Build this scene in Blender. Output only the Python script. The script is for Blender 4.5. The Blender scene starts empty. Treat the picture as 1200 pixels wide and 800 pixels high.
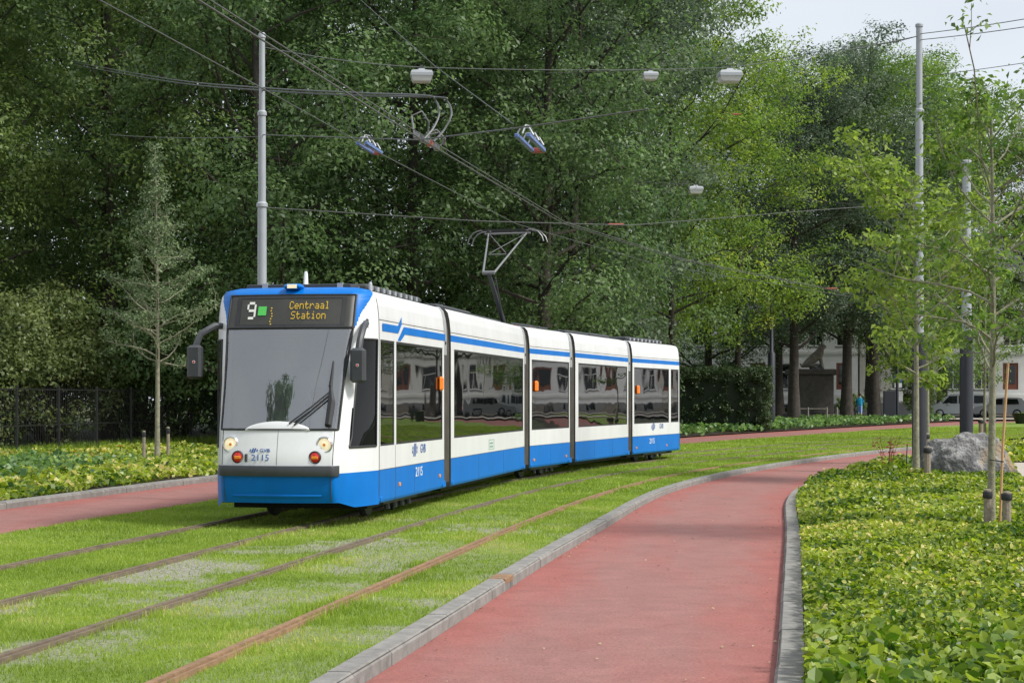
import bpy, bmesh, math, random
import numpy as np
from mathutils import Vector, Matrix

R = math.radians
rng = np.random.default_rng(7)
random.seed(7)
SC = bpy.context.scene
COL = SC.collection

# ------------------------------------------------------------------ camera, sky, sun, exposure
H_EYE, F_PX, HOR = 1.78, 2000.0, 467.0
cam_d = bpy.data.cameras.new('camera')
cam_d.sensor_width = 36.0
cam_d.lens = 60.0
cam_d.shift_y = (HOR - 400.0) / 1200.0
cam_d.clip_start = 0.1
cam_d.clip_end = 3000.0
cam = bpy.data.objects.new('camera', cam_d)
COL.objects.link(cam)
cam.location = (0, 0, H_EYE)
cam.rotation_euler = (R(90), 0, 0)
SC.camera = cam

SUN_EL, SUN_AZ = 48.0, 110.0        # azimuth clockwise from +Y (the view direction)
world = bpy.data.worlds.new('World')
SC.world = world
world.use_nodes = True
wn, wl = world.node_tree.nodes, world.node_tree.links
wn.clear()
w_out = wn.new('ShaderNodeOutputWorld')
w_bg = wn.new('ShaderNodeBackground')
w_sky = wn.new('ShaderNodeTexSky')
w_sky.sky_type = 'NISHITA'
w_sky.sun_disc = False
w_sky.sun_elevation = R(SUN_EL)
w_sky.sun_rotation = R(SUN_AZ)
w_sky.air_density = 1.0
w_sky.dust_density = 3.0
w_tc = wn.new('ShaderNodeTexCoord')
w_noise = wn.new('ShaderNodeTexNoise')
w_noise.inputs['Scale'].default_value = 2.6
w_noise.inputs['Detail'].default_value = 6
w_map = wn.new('ShaderNodeMapping')
w_map.inputs['Scale'].default_value = (1, 1, 2.5)
w_ramp = wn.new('ShaderNodeValToRGB')
w_ramp.color_ramp.elements[0].position = 0.30
w_ramp.color_ramp.elements[0].color = (3.9, 4.2, 4.6, 1)
w_ramp.color_ramp.elements[1].position = 0.70
w_ramp.color_ramp.elements[1].color = (4.7, 4.95, 5.25, 1)
w_mix = wn.new('ShaderNodeMix')
w_mix.data_type = 'RGBA'
w_mix.inputs[0].default_value = 0.9
wl.new(w_tc.outputs['Generated'], w_map.inputs['Vector'])
wl.new(w_map.outputs['Vector'], w_noise.inputs['Vector'])
wl.new(w_noise.outputs['Fac'], w_ramp.inputs['Fac'])
wl.new(w_sky.outputs['Color'], w_mix.inputs[6])
wl.new(w_ramp.outputs['Color'], w_mix.inputs[7])
wl.new(w_mix.outputs[2], w_bg.inputs['Color'])
w_bg.inputs['Strength'].default_value = 0.1
wl.new(w_bg.outputs[0], w_out.inputs['Surface'])

sun_d = bpy.data.lights.new('sun', 'SUN')
sun_d.energy = 2.3
sun_d.angle = R(11)
sun_d.color = (1.0, 0.97, 0.92)
sun = bpy.data.objects.new('sun', sun_d)
COL.objects.link(sun)
_dir = Vector((math.sin(R(SUN_AZ)) * math.cos(R(SUN_EL)), math.cos(R(SUN_AZ)) * math.cos(R(SUN_EL)), math.sin(R(SUN_EL))))
sun.rotation_euler = _dir.to_track_quat('Z', 'Y').to_euler()
sun.location = (20, -20, 40)

vs = SC.view_settings
vs.view_transform = 'Standard'
vs.look = 'None'
vs.exposure = 0.95
vs.gamma = 1.0
vs.use_curve_mapping = False
SC.render.engine = 'CYCLES'
SC.cycles.max_bounces = 6
SC.cycles.transparent_max_bounces = 12
SC.cycles.use_denoising = True

# ------------------------------------------------------------------ helpers
def rise(y):
    t = np.clip((np.asarray(y, float) - 70.0) / 55.0, 0, 1)
    return 0.42 * t * t * (3 - 2 * t)

def at(px, py, Y):
    return Vector(((px - 600.0) / F_PX * Y, Y, H_EYE + (HOR - py) / F_PX * Y))

def new_mesh(name, V, F, mats=None, fm=None, smooth=False, sharp=None):
    me = bpy.data.meshes.new(name)
    me.from_pydata([tuple(v) for v in V], [], [tuple(f) for f in F])
    for m in (mats or []):
        me.materials.append(m)
    if fm is not None:
        me.polygons.foreach_set('material_index', np.asarray(fm, dtype=np.int32))
    if smooth:
        me.polygons.foreach_set('use_smooth', np.ones(len(me.polygons), dtype=bool))
        if sharp:
            me.set_sharp_from_angle(angle=R(sharp))
    me.update()
    return me

def quads_np(name, V, n_per, mat, attrs=None):
    """V: (N, n_per, 3) -> one mesh of N n-gons (fast)."""
    N = V.shape[0]
    me = bpy.data.meshes.new(name)
    me.vertices.add(N * n_per)
    me.vertices.foreach_set('co', V.reshape(-1).astype(np.float32))
    me.loops.add(N * n_per)
    me.loops.foreach_set('vertex_index', np.arange(N * n_per, dtype=np.int32))
    me.polygons.add(N)
    me.polygons.foreach_set('loop_start', np.arange(0, N * n_per, n_per, dtype=np.int32))
    me.update(calc_edges=True)
    me.materials.append(mat)
    for k, v in (attrs or {}).items():
        a = me.attributes.new(k, 'FLOAT', 'POINT')
        a.data.foreach_set('value', np.repeat(np.asarray(v, dtype=np.float32), n_per))
    return me

def tag(o, label=None, cat=None, group=None, kind=None):
    if label: o['label'] = label
    if cat: o['category'] = cat
    if group: o['group'] = group
    if kind: o['kind'] = kind
    return o

def obj(name, me, parent=None, loc=None, rot=None):
    o = bpy.data.objects.new(name, me)
    COL.objects.link(o)
    if parent is not None: o.parent = parent
    if loc is not None: o.location = loc
    if rot is not None: o.rotation_euler = rot
    return o

def empty(name, loc=(0, 0, 0), rz=0, label=None, cat=None, group=None):
    o = bpy.data.objects.new(name, None)
    o.empty_display_size = 0.2
    COL.objects.link(o)
    o.location = loc
    o.rotation_euler = (0, 0, rz)
    return tag(o, label, cat, group)

def copy_tree(o, parent=None):
    c = o.copy()
    COL.objects.link(c)
    c.parent = parent
    for ch in o.children:
        copy_tree(ch, c)
    return c

class MB:
    """collects shapes into one mesh"""
    def __init__(s): s.V, s.F, s.M = [], [], []
    def add(s, V, F, m=0):
        b = len(s.V)
        s.V += [tuple(v) for v in V]
        s.F += [tuple(i + b for i in f) for f in F]
        s.M += [m] * len(F)
        return s
    def box(s, x0, x1, y0, y1, z0, z1, m=0, bev=0.0):
        if bev:
            b = bev
            V, F = [], []
            prof = [(x0, y0 + b), (x0 + b, y0), (x1 - b, y0), (x1, y0 + b), (x1, y1 - b), (x1 - b, y1), (x0 + b, y1), (x0, y1 - b)]
            cx, cy = (x0 + x1) / 2, (y0 + y1) / 2
            rings = []
            for z, k in ((z0, b), (z0 + b, 0), (z1 - b, 0), (z1, b)):
                rings.append([(x - math.copysign(min(k, abs(x - cx)), x - cx), y - math.copysign(min(k, abs(y - cy)), y - cy), z) for x, y in prof])
            return s.loft(rings, m, closed=True, caps=True)
        V = [(x, y, z) for z in (z0, z1) for y in (y0, y1) for x in (x0, x1)]
        F = [(0, 2, 3, 1), (4, 5, 7, 6), (0, 1, 5, 4), (2, 6, 7, 3), (0, 4, 6, 2), (1, 3, 7, 5)]
        return s.add(V, F, m)
    def loft(s, rings, m=0, closed=True, caps=False):
        n = len(rings[0])
        V = [p for r in rings for p in r]
        F = []
        for i in range(len(rings) - 1):
            for j in range(n if closed else n - 1):
                k = (j + 1) % n
                F.append((i * n + j, i * n + k, (i + 1) * n + k, (i + 1) * n + j))
        if caps:
            F.append(tuple(reversed(range(n))))
            F.append(tuple((len(rings) - 1) * n + j for j in range(n)))
        return s.add(V, F, m)
    def tube(s, pts, r, n=6, m=0, caps=True):
        pts = [Vector(p) for p in pts]
        rs = r if isinstance(r, (list, tuple)) else [r] * len(pts)
        rings, prev = [], None
        for i, p in enumerate(pts):
            d = (pts[min(i + 1, len(pts) - 1)] - pts[max(i - 1, 0)])
            d = d.normalized() if d.length > 1e-9 else Vector((0, 0, 1))
            if prev is None:
                a = d.orthogonal().normalized()
            else:
                a = (prev - d * prev.dot(d))
                a = a.normalized() if a.length > 1e-6 else d.orthogonal().normalized()
            prev = a
            b = d.cross(a)
            rings.append([p + (a * math.cos(2 * math.pi * k / n) + b * math.sin(2 * math.pi * k / n)) * rs[i] for k in range(n)])
        return s.loft(rings, m, True, caps)
    def lathe(s, prof, n=16, m=0, c=(0, 0, 0), axis='z'):
        rings = []
        for r, h in prof:
            ring = []
            for k in range(n):
                a = 2 * math.pi * k / n
                x, y, z = r * math.cos(a), r * math.sin(a), h
                if axis == 'x': x, y, z = h, r * math.cos(a), r * math.sin(a)
                if axis == 'y': x, y, z = r * math.sin(a), h, r * math.cos(a)
                ring.append((c[0] + x, c[1] + y, c[2] + z))
            rings.append(ring)
        return s.loft(rings, m, True, True)
    def poly(s, pts, m=0):
        return s.add(pts, [tuple(range(len(pts)))], m)
    def prism(s, pts2, axis, a0, a1, m=0):
        """extrude a 2D polygon; axis 'x': pts are (y,z); 'y': (x,z); 'z': (x,y)"""
        def mk(p, a):
            return {'x': (a, p[0], p[1]), 'y': (p[0], a, p[1]), 'z': (p[0], p[1], a)}[axis]
        n = len(pts2)
        V = [mk(p, a0) for p in pts2] + [mk(p, a1) for p in pts2]
        F = [tuple(reversed(range(n))), tuple(range(n, 2 * n))] + [(i, (i + 1) % n, n + (i + 1) % n, n + i) for i in range(n)]
        return s.add(V, F, m)
    def mesh(s, name, mats, smooth=False, sharp=35):
        if not isinstance(mats, (list, tuple)): mats = [mats]
        me = new_mesh(name, s.V, s.F, mats, s.M, False)
        bm = bmesh.new(); bm.from_mesh(me)
        bmesh.ops.recalc_face_normals(bm, faces=bm.faces)
        bm.to_mesh(me); bm.free()
        if smooth:
            me.polygons.foreach_set('use_smooth', np.ones(len(me.polygons), dtype=bool))
            me.set_sharp_from_angle(angle=R(sharp))
        return me
    def build(s, name, mats, parent=None, smooth=False, sharp=35, loc=None, rot=None):
        return obj(name, s.mesh(name, mats, smooth, sharp), parent, loc, rot)

def spline(knots):
    """X as a smooth function of Y through the knots (natural cubic)"""
    y = np.array([k[0] for k in knots], float); x = np.array([k[1] for k in knots], float)
    n = len(y); h = np.diff(y)
    A = np.zeros((n, n)); b = np.zeros(n); A[0, 0] = A[-1, -1] = 1
    for i in range(1, n - 1):
        A[i, i - 1], A[i, i], A[i, i + 1] = h[i - 1], 2 * (h[i - 1] + h[i]), h[i]
        b[i] = 6 * ((x[i + 1] - x[i]) / h[i] - (x[i] - x[i - 1]) / h[i - 1])
    M = np.linalg.solve(A, b)
    def f(t):
        t = np.asarray(t, float); i = np.clip(np.searchsorted(y, t) - 1, 0, n - 2)
        d0, d1 = t - y[i], y[i + 1] - t
        return (M[i] * d1 ** 3 + M[i + 1] * d0 ** 3) / (6 * h[i]) + (x[i] / h[i] - M[i] * h[i] / 6) * d1 + (x[i + 1] / h[i] - M[i + 1] * h[i] / 6) * d0
    return f

def vnoise(x, y, scale, seed=0):
    """smooth value noise 0..1 on numpy arrays"""
    x = np.asarray(x) / scale; y = np.asarray(y) / scale
    xi, yi = np.floor(x).astype(np.int64), np.floor(y).astype(np.int64)
    fx, fy = x - xi, y - yi
    fx, fy = fx * fx * (3 - 2 * fx), fy * fy * (3 - 2 * fy)
    def h(a, b):
        v = np.sin((a * 127.1 + b * 311.7 + seed * 74.7)) * 43758.5453
        return v - np.floor(v)
    return (h(xi, yi) * (1 - fx) + h(xi + 1, yi) * fx) * (1 - fy) + (h(xi, yi + 1) * (1 - fx) + h(xi + 1, yi + 1) * fx) * fy

# ------------------------------------------------------------------ materials
def mat_nodes(name):
    m = bpy.data.materials.new(name)
    m.use_nodes = True
    nt = m.node_tree
    p = nt.nodes['Principled BSDF']
    return m, nt, p

def nd(nt, typ, **kw):
    n = nt.nodes.new(typ)
    for k, v in kw.items():
        if k in n.inputs: n.inputs[k].default_value = v
        else: setattr(n, k, v)
    return n

def simple(name, col, rough=0.5, metal=0.0, var=0.12, scale=6.0, bump=0.0, bscale=60.0, coat=0.0, ior=1.5, emit=None, es=0.0, dirt=None, streak=0.0):
    """principled with noise in colour and relief, in object space"""
    m, nt, p = mat_nodes(name)
    L = nt.links
    tc = nd(nt, 'ShaderNodeTexCoord')
    nz = nd(nt, 'ShaderNodeTexNoise', Scale=scale, Detail=6.0, Roughness=0.65)
    L.new(tc.outputs['Object'], nz.inputs['Vector'])
    rp = nd(nt, 'ShaderNodeValToRGB')
    c0 = [max(0, c * (1 - var)) for c in col]; c1 = [min(1, c * (1 + var)) for c in col]
    if dirt: c0 = dirt
    rp.color_ramp.elements[0].color = (*c0, 1); rp.color_ramp.elements[0].position = 0.3
    rp.color_ramp.elements[1].color = (*c1, 1); rp.color_ramp.elements[1].position = 0.7
    L.new(nz.outputs['Fac'], rp.inputs['Fac'])
    L.new(rp.outputs['Color'], p.inputs['Base Color'])
    if streak:                      # faint run-off streaks and dust
        mp = nd(nt, 'ShaderNodeMapping'); mp.inputs['Scale'].default_value = (3.5, 3.5, .5)
        ns = nd(nt, 'ShaderNodeTexNoise', Scale=1.0, Detail=5.0, Roughness=0.7)
        L.new(tc.outputs['Object'], mp.inputs['Vector']); L.new(mp.outputs['Vector'], ns.inputs['Vector'])
        rs = nd(nt, 'ShaderNodeValToRGB')
        rs.color_ramp.elements[0].position = .35; rs.color_ramp.elements[0].color = (1 - streak * 2.4, 1 - streak * 2.5, 1 - streak * 2.9, 1)
        rs.color_ramp.elements[1].position = .60; rs.color_ramp.elements[1].color = (1, 1, 1, 1)
        L.new(ns.outputs['Fac'], rs.inputs['Fac'])
        mm = nd(nt, 'ShaderNodeMix', data_type='RGBA', blend_type='MULTIPLY'); mm.inputs[0].default_value = 1.0
        L.new(rp.outputs['Color'], mm.inputs[6]); L.new(rs.outputs['Color'], mm.inputs[7]); L.new(mm.outputs[2], p.inputs['Base Color'])
    p.inputs['Roughness'].default_value = rough
    p.inputs['Metallic'].default_value = metal
    p.inputs['IOR'].default_value = ior
    p.inputs['Coat Weight'].default_value = coat
    p.inputs['Coat Roughness'].default_value = 0.08
    if bump:
        n2 = nd(nt, 'ShaderNodeTexNoise', Scale=bscale, Detail=4.0)
        L.new(tc.outputs['Object'], n2.inputs['Vector'])
        b = nd(nt, 'ShaderNodeBump', Strength=bump, Distance=0.02)
        L.new(n2.outputs['Fac'], b.inputs['Height'])
        L.new(b.outputs['Normal'], p.inputs['Normal'])
    if emit:
        p.inputs['Emission Color'].default_value = (*emit, 1)
        p.inputs['Emission Strength'].default_value = es
    return m

def foliage(name, dark, light, trans=0.35, rough=0.5, yellow=None):
    """leaf material: tint attribute picks the leaf's own colour"""
    m, nt, p = mat_nodes(name)
    L = nt.links
    a = nd(nt, 'ShaderNodeAttribute', attribute_name='tint')
    rp = nd(nt, 'ShaderNodeValToRGB')
    e = rp.color_ramp.elements
    e[0].color = (*dark, 1); e[0].position = 0.05
    e[1].color = (*light, 1); e[1].position = 0.85
    if yellow:
        k = e.new(1.0); k.color = (*yellow, 1)
    L.new(a.outputs['Fac'], rp.inputs['Fac'])
    L.new(rp.outputs['Color'], p.inputs['Base Color'])
    p.inputs['Roughness'].default_value = rough
    p.inputs['Specular IOR Level'].default_value = 0.4
    t = nd(nt, 'ShaderNodeBsdfTranslucent')
    hs = nd(nt, 'ShaderNodeHueSaturation', Value=1.5, Saturation=1.1)
    L.new(rp.outputs['Color'], hs.inputs['Color'])
    L.new(hs.outputs['Color'], t.inputs['Color'])
    mx = nd(nt, 'ShaderNodeMixShader', Fac=trans)
    L.new(p.outputs[0], mx.inputs[1]); L.new(t.outputs[0], mx.inputs[2])
    out = nt.nodes['Material Output']
    L.new(mx.outputs[0], out.inputs['Surface'])
    return m

M = {}
M['white'] = simple('tram_white', (0.72, 0.728, 0.735), 0.35, var=0.035, scale=1.5, coat=0.15, streak=0.02)
M['blue'] = simple('tram_blue', (0.0, 0.155, 0.55), 0.4, var=0.06, scale=1.5, coat=0.0, ior=1.28, streak=0.03)
M['blue_d'] = simple('decal_blue', (0.01, 0.08, 0.32), 0.35, var=0.03)
M['rubber'] = simple('rubber', (0.018, 0.019, 0.021), 0.55, var=0.2, bump=0.1)
M['dark_grey'] = simple('dark_grey_plastic', (0.045, 0.048, 0.054), 0.5, var=0.15)
M['black'] = simple('under_black', (0.012, 0.012, 0.012), 0.7, var=0.2)
M['bellows'] = simple('bellows_grey', (0.07, 0.062, 0.052), 0.7, var=0.3, scale=3)
M['alu'] = simple('aluminium_grey', (0.42, 0.43, 0.44), 0.4, metal=0.3, var=0.08)
M['roofgrey'] = simple('roof_grey', (0.25, 0.26, 0.27), 0.6, var=0.15)
M['amber'] = simple('amber_plastic', (0.85, 0.28, 0.02), 0.3, var=0.05)
M['orange'] = simple('orange_plastic', (0.9, 0.2, 0.01), 0.4, var=0.05)
M['red_lens'] = simple('red_lens', (0.6, 0.02, 0.01), 0.15, var=0.1, coat=0.5)
M['lens'] = simple('headlamp_lens', (0.75, 0.68, 0.5), 0.12, var=0.25, scale=60, coat=0.6, emit=(1, 0.82, 0.5), es=0.25)
M['chrome'] = simple('chrome_ring', (0.6, 0.6, 0.6), 0.2, metal=0.9, var=0.05)
M['led'] = simple('led_amber', (0.5, 0.33, 0.02), 0.5, var=0.02, emit=(1.0, 0.72, 0.1), es=0.06)
M['led_white'] = simple('led_white', (0.6, 0.6, 0.55), 0.5, var=0.02, emit=(0.9, 0.92, 0.8), es=0.06)
M['led_green'] = simple('led_green', (0.05, 0.35, 0.06), 0.5, var=0.05, emit=(0.1, 0.6, 0.08), es=0.12)
M['panel_black'] = simple('display_black', (0.036, 0.036, 0.03), 0.5, var=0.3, scale=2)
M['white_print'] = simple('white_print', (0.75, 0.78, 0.8), 0.5, var=0.02)
M['green_print'] = simple('green_print', (0.12, 0.32, 0.22), 0.5, var=0.02)
M['panto'] = simple('pantograph_grey', (0.20, 0.205, 0.21), 0.45, metal=0.3, var=0.1)
M['interior'] = simple('interior_grey', (0.5, 0.52, 0.53), 0.6, var=0.05)
M['seat_blue'] = simple('seat_fabric', (0.03, 0.06, 0.16), 0.85, var=0.25, scale=40)

def glass(name, tint, alpha, ior, wob=0.0, rough=0.015, dfac=0.5):
    m, nt, p = mat_nodes(name)
    p.inputs['Base Color'].default_value = (*tint, 1)
    p.inputs['Roughness'].default_value = rough
    p.inputs['IOR'].default_value = ior
    p.inputs['Alpha'].default_value = alpha
    if wob:
        tc = nd(nt, 'ShaderNodeTexCoord')
        n = nd(nt, 'ShaderNodeTexNoise', Scale=1.1, Detail=1.0)
        b = nd(nt, 'ShaderNodeBump', Strength=wob, Distance=0.05)
        nt.links.new(tc.outputs['Object'], n.inputs['Vector'])
        nt.links.new(n.outputs['Fac'], b.inputs['Height'])
        nt.links.new(b.outputs['Normal'], p.inputs['Normal'])
    # alpha also thins the reflection: rebuild as tinted transparency under a clear reflection
    L = nt.links
    out = nt.nodes['Material Output']
    tr = nd(nt, 'ShaderNodeBsdfTransparent')
    k = 1 - alpha
    tr.inputs['Color'].default_value = (k * 0.95, k, k * 0.98, 1)
    df = nd(nt, 'ShaderNodeBsdfDiffuse'); df.inputs['Color'].default_value = (*tint, 1)
    mx0 = nd(nt, 'ShaderNodeMixShader', Fac=dfac)
    L.new(tr.outputs[0], mx0.inputs[1]); L.new(df.outputs[0], mx0.inputs[2])
    gl = nd(nt, 'ShaderNodeBsdfGlossy'); gl.inputs['Roughness'].default_value = rough
    fr = nd(nt, 'ShaderNodeFresnel', IOR=ior)
    mx = nd(nt, 'ShaderNodeMixShader')
    L.new(fr.outputs[0], mx.inputs[0]); L.new(mx0.outputs[0], mx.inputs[1]); L.new(gl.outputs[0], mx.inputs[2])
    if wob:
        L.new(b.outputs['Normal'], gl.inputs['Normal'])
    nt.nodes.remove(p)
    L.new(mx.outputs[0], out.inputs['Surface'])
    return m
M['side_glass'] = glass('tinted_side_glass', (0.01, 0.012, 0.013), 0.6, 1.95, wob=0.06)
M['cab_glass'] = glass('cab_side_glass', (0.006, 0.007, 0.008), 0.8, 1.35)
M['windscreen'] = glass('windscreen_glass', (0.10, 0.112, 0.122), 0.06, 3.6, dfac=0.25)
M['pane'] = glass('house_pane_glass', (0.02, 0.025, 0.03), 0.85, 1.6, wob=0.03)
M['car_glass'] = glass('car_glass', (0.012, 0.015, 0.015), 0.9, 1.35)

M['steel_rust'] = simple('rusty_rail', (0.25, 0.15, 0.08), 0.7, metal=0.1, var=0.3, scale=9, bump=0.3)
M['steel_worn'] = simple('worn_rail', (0.165, 0.125, 0.085), 0.6, metal=0.2, var=0.35, scale=5, bump=0.2)
M['kerb'] = simple('kerb_concrete', (0.215, 0.206, 0.19), 0.9, var=0.26, scale=6, bump=0.2, bscale=60)
M['kerb2'] = simple('kerb_concrete_dark', (0.20, 0.192, 0.178), 0.9, var=0.28, scale=8, bump=0.2, bscale=60)
M['joint'] = simple('kerb_joint', (0.07, 0.065, 0.055), 1.0, var=0.3)
M['soil'] = simple('soil', (0.045, 0.032, 0.02), 1.0, var=0.5, scale=9, bump=0.8, bscale=30)
M['ground'] = simple('ground_earth', (0.05, 0.06, 0.025), 1.0, var=0.4, scale=0.3, bump=0.5, bscale=3)
M['pole_grey'] = simple('pole_grey', (0.36, 0.38, 0.40), 0.45, metal=0.2, var=0.07, scale=3)
M['pole_dark'] = simple('pole_slate', (0.022, 0.025, 0.034), 0.5, var=0.15, scale=3)
M['wire'] = simple('wire_grey', (0.12, 0.125, 0.125), 0.5, metal=0.4, var=0.15)
M['wire_dark'] = simple('wire_dark', (0.10, 0.105, 0.10), 0.5, metal=0.4, var=0.15)
M['lamp_white'] = simple('lamp_grey', (0.55, 0.56, 0.55), 0.45, var=0.08)
M['ins_blue'] = simple('insulator_blue', (0.11, 0.18, 0.42), 0.4, var=0.15)
M['ins_red'] = simple('insulator_red', (0.36, 0.08, 0.05), 0.4, var=0.15)
M['bark'] = simple('bark', (0.05, 0.042, 0.034), 0.95, var=0.45, scale=5, bump=0.8, bscale=14)
M['bark_young'] = simple('bark_young', (0.24, 0.23, 0.16), 0.9, var=0.4, scale=12, bump=0.5, bscale=30)
M['wood_stake'] = simple('stake_wood', (0.25, 0.21, 0.16), 0.9, var=0.3, scale=14, bump=0.4, bscale=40)
M['cane'] = simple('cane_wood', (0.55, 0.33, 0.16), 0.8, var=0.15, scale=14)
M['fence'] = simple('fence_black', (0.012, 0.013, 0.012), 0.5, var=0.2)
M['wall_white'] = simple('wall_white', (0.84, 0.85, 0.85), 0.85, var=0.07, scale=0.8, bump=0.05)
M['wall_cream'] = simple('wall_cream', (0.62, 0.60, 0.55), 0.85, var=0.08, scale=0.8)
M['wall_grey'] = simple('wall_plinth', (0.22, 0.22, 0.22), 0.85, var=0.12, scale=0.8)
M['frame_white'] = simple('frame_white', (0.78, 0.78, 0.76), 0.5, var=0.04)
M['door_brown'] = simple('door_brown', (0.22, 0.07, 0.04), 0.5, var=0.15)
M['roof_tile'] = simple('roof_slate', (0.07, 0.07, 0.075), 0.8, var=0.25, scale=3)
M['stone_grey'] = simple('monument_stone', (0.07, 0.062, 0.055), 0.9, var=0.35, scale=3, bump=0.4)
M['stone_pale'] = simple('statue_stone', (0.22, 0.20, 0.17), 0.9, var=0.35, scale=4, bump=0.5, bscale=12)
M['asphalt'] = simple('asphalt', (0.12, 0.115, 0.11), 0.95, var=0.2, scale=1.5, bump=0.4, bscale=200)
M['pave'] = simple('pavement_beige', (0.42, 0.37, 0.32), 0.95, var=0.16, scale=1.2, bump=0.4, bscale=120)
M['car_silver'] = simple('car_silver', (0.45, 0.45, 0.47), 0.3, metal=0.35, var=0.04, coat=0.5)
M['car_grey'] = simple('car_greysilver', (0.33, 0.35, 0.35), 0.3, metal=0.35, var=0.04, coat=0.5)
M['tyre'] = simple('tyre', (0.02, 0.02, 0.02), 0.85, var=0.2)
M['rim'] = simple('rim', (0.35, 0.35, 0.36), 0.35, metal=0.6, var=0.1)
M['shirt_blue'] = simple('shirt_blue', (0.02, 0.32, 0.55), 0.9, var=0.12, scale=20)
M['short_blue'] = simple('shorts_pale_blue', (0.25, 0.4, 0.75), 0.9, var=0.1)
M['shirt_white'] = simple('shirt_white', (0.6, 0.63, 0.66), 0.9, var=0.08)
M['skin'] = simple('skin', (0.45, 0.27, 0.19), 0.6, var=0.08)
M['hair'] = simple('hair_dark', (0.03, 0.02, 0.015), 0.7, var=0.3)
M['sign_blue'] = simple('sign_blue', (0.01, 0.10, 0.45), 0.4, var=0.03)
M['petal_orange'] = simple('petal_orange', (0.8, 0.22, 0.01), 0.6, var=0.2)
M['petal_pink'] = simple('petal_pink', (0.6, 0.12, 0.2), 0.6, var=0.2)
M['stem_red'] = simple('stem_red', (0.22, 0.06, 0.03), 0.8, var=0.3)

M['leaf_dark'] = foliage('leaf_dark_green', (0.052, 0.1, 0.037), (0.172, 0.26, 0.098), 0.44)
M['leaf_mid'] = foliage('leaf_mid_green', (0.06, 0.105, 0.03), (0.20, 0.27, 0.08), 0.45)
M['leaf_blue'] = foliage('leaf_blue_green', (0.04, 0.07, 0.042), (0.14, 0.19, 0.11), 0.38)
M['leaf_olive'] = foliage('leaf_olive', (0.07, 0.105, 0.036), (0.24, 0.285, 0.105), 0.42)
M['leaf_yellow'] = foliage('leaf_yellow_green', (0.075, 0.15, 0.03), (0.275, 0.38, 0.07), 0.46, yellow=(0.44, 0.46, 0.08))
M['leaf_bright'] = foliage('leaf_bright_green', (0.055, 0.12, 0.022), (0.195, 0.29, 0.06), 0.46)
M['leaf_silver'] = foliage('leaf_silver_green', (0.07, 0.115, 0.05), (0.24, 0.31, 0.155), 0.35)
M['leaf_young'] = foliage('leaf_young_green', (0.09, 0.165, 0.025), (0.31, 0.40, 0.08), 0.45)
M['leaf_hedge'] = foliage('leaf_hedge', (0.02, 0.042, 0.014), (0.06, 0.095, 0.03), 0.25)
M['leaf_cover'] = foliage('leaf_ground_cover', (0.045, 0.105, 0.012), (0.38, 0.46, 0.06), 0.42, rough=0.38, yellow=(0.66, 0.58, 0.22))
M['leaf_cover2'] = foliage('leaf_ground_cover_blue', (0.05, 0.12, 0.04), (0.2, 0.32, 0.09), 0.38, rough=0.4)
M['leaf_host'] = foliage('leaf_broad', (0.08, 0.16, 0.02), (0.34, 0.42, 0.07), 0.4, rough=0.36)
M['grass'] = foliage('grass_blade', (0.11, 0.18, 0.018), (0.325, 0.43, 0.065), 0.42, rough=0.5, yellow=(0.48, 0.46, 0.16))
# ------------------------------------------------------------------ ground, paths, lawn, kerbs
r4 = spline([(4, -3.32), (10.73, -2.146), (15.23, -1.37), (19.83, -.575), (25.56, .457), (32.2, 1.84), (40.7, 4.2), (48.3, 7.1), (56, 10.6), (64, 14.6), (78, 22.5), (92, 31.5), (110, 44.5), (132, 62)])
pathL = spline([(4, -2.2), (11.17, -.967), (14.3, -.43), (18.04, .185), (26, 1.61), (32.1, 2.76), (41.6, 5.5), (50, 8.8), (57, 12.0), (65, 16.2), (78, 23.7), (92, 32.7), (110, 45.7), (132, 63.2)])
pathR = spline([(4, .45), (11.17, 1.72), (18.08, 2.87), (25, 4.0), (30.2, 4.84), (33.2, 5.45), (40.9, 7.75), (50, 11.5), (57, 14.8), (65, 18.9), (78, 26.5), (92, 35.6), (110, 48.6), (132, 66)])
leftN = spline([(4, -10.2), (22.4, -6.72), (30.2, -5.17), (42, -2.4), (54, 1.4), (67, 6.6), (79, 12.6), (93, 21.3), (110, 34), (132, 51.5)])
leftF = spline([(4, -13.1), (28.6, -8.57), (38.8, -6.63), (54, -2.3), (67, 2.7), (80.9, 8.6), (90.7, 14.6), (110, 28.0), (132, 45)])
PZ = -0.08

def strip(fa, fb, y0, y1, dy, z, ncross=2, edge=0.0, offa=0.0, offb=0.0):
    n = max(2, int((y1 - y0) / dy) + 1)
    ys = np.linspace(y0, y1, n)
    xa, xb = fa(ys) + offa, fb(ys) + offb
    t = np.linspace(0, 1, ncross)
    X = xa[:, None] * (1 - t) + xb[:, None] * t
    Y = np.repeat(ys[:, None], ncross, 1)
    Z = z + rise(Y)
    V = np.stack([X, Y, Z], -1).reshape(-1, 3)
    F = []
    for i in range(n - 1):
        for j in range(ncross - 1):
            a = i * ncross + j
            F.append((a, a + 1, a + ncross + 1, a + ncross))
    return V, F, np.tile(t, n)

# earth sheet to the horizon
ys = np.concatenate([np.arange(-120, 0, 10.), np.arange(0, 160, 2.5), np.arange(160, 400, 20.), np.arange(400, 1500, 100.)])
xs = np.concatenate([np.arange(-900, -100, 100.), np.arange(-100, 101, 10.), np.arange(200, 901, 100.)])
V = [(x, y, -0.14 + float(rise(y))) for y in ys for x in xs]
nx = len(xs)
F = [(i * nx + j, i * nx + j + 1, (i + 1) * nx + j + 1, (i + 1) * nx + j) for i in range(len(ys) - 1) for j in range(nx - 1)]
tag(obj('ground', new_mesh('ground', V, F, [M['ground']])), kind='structure')

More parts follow.
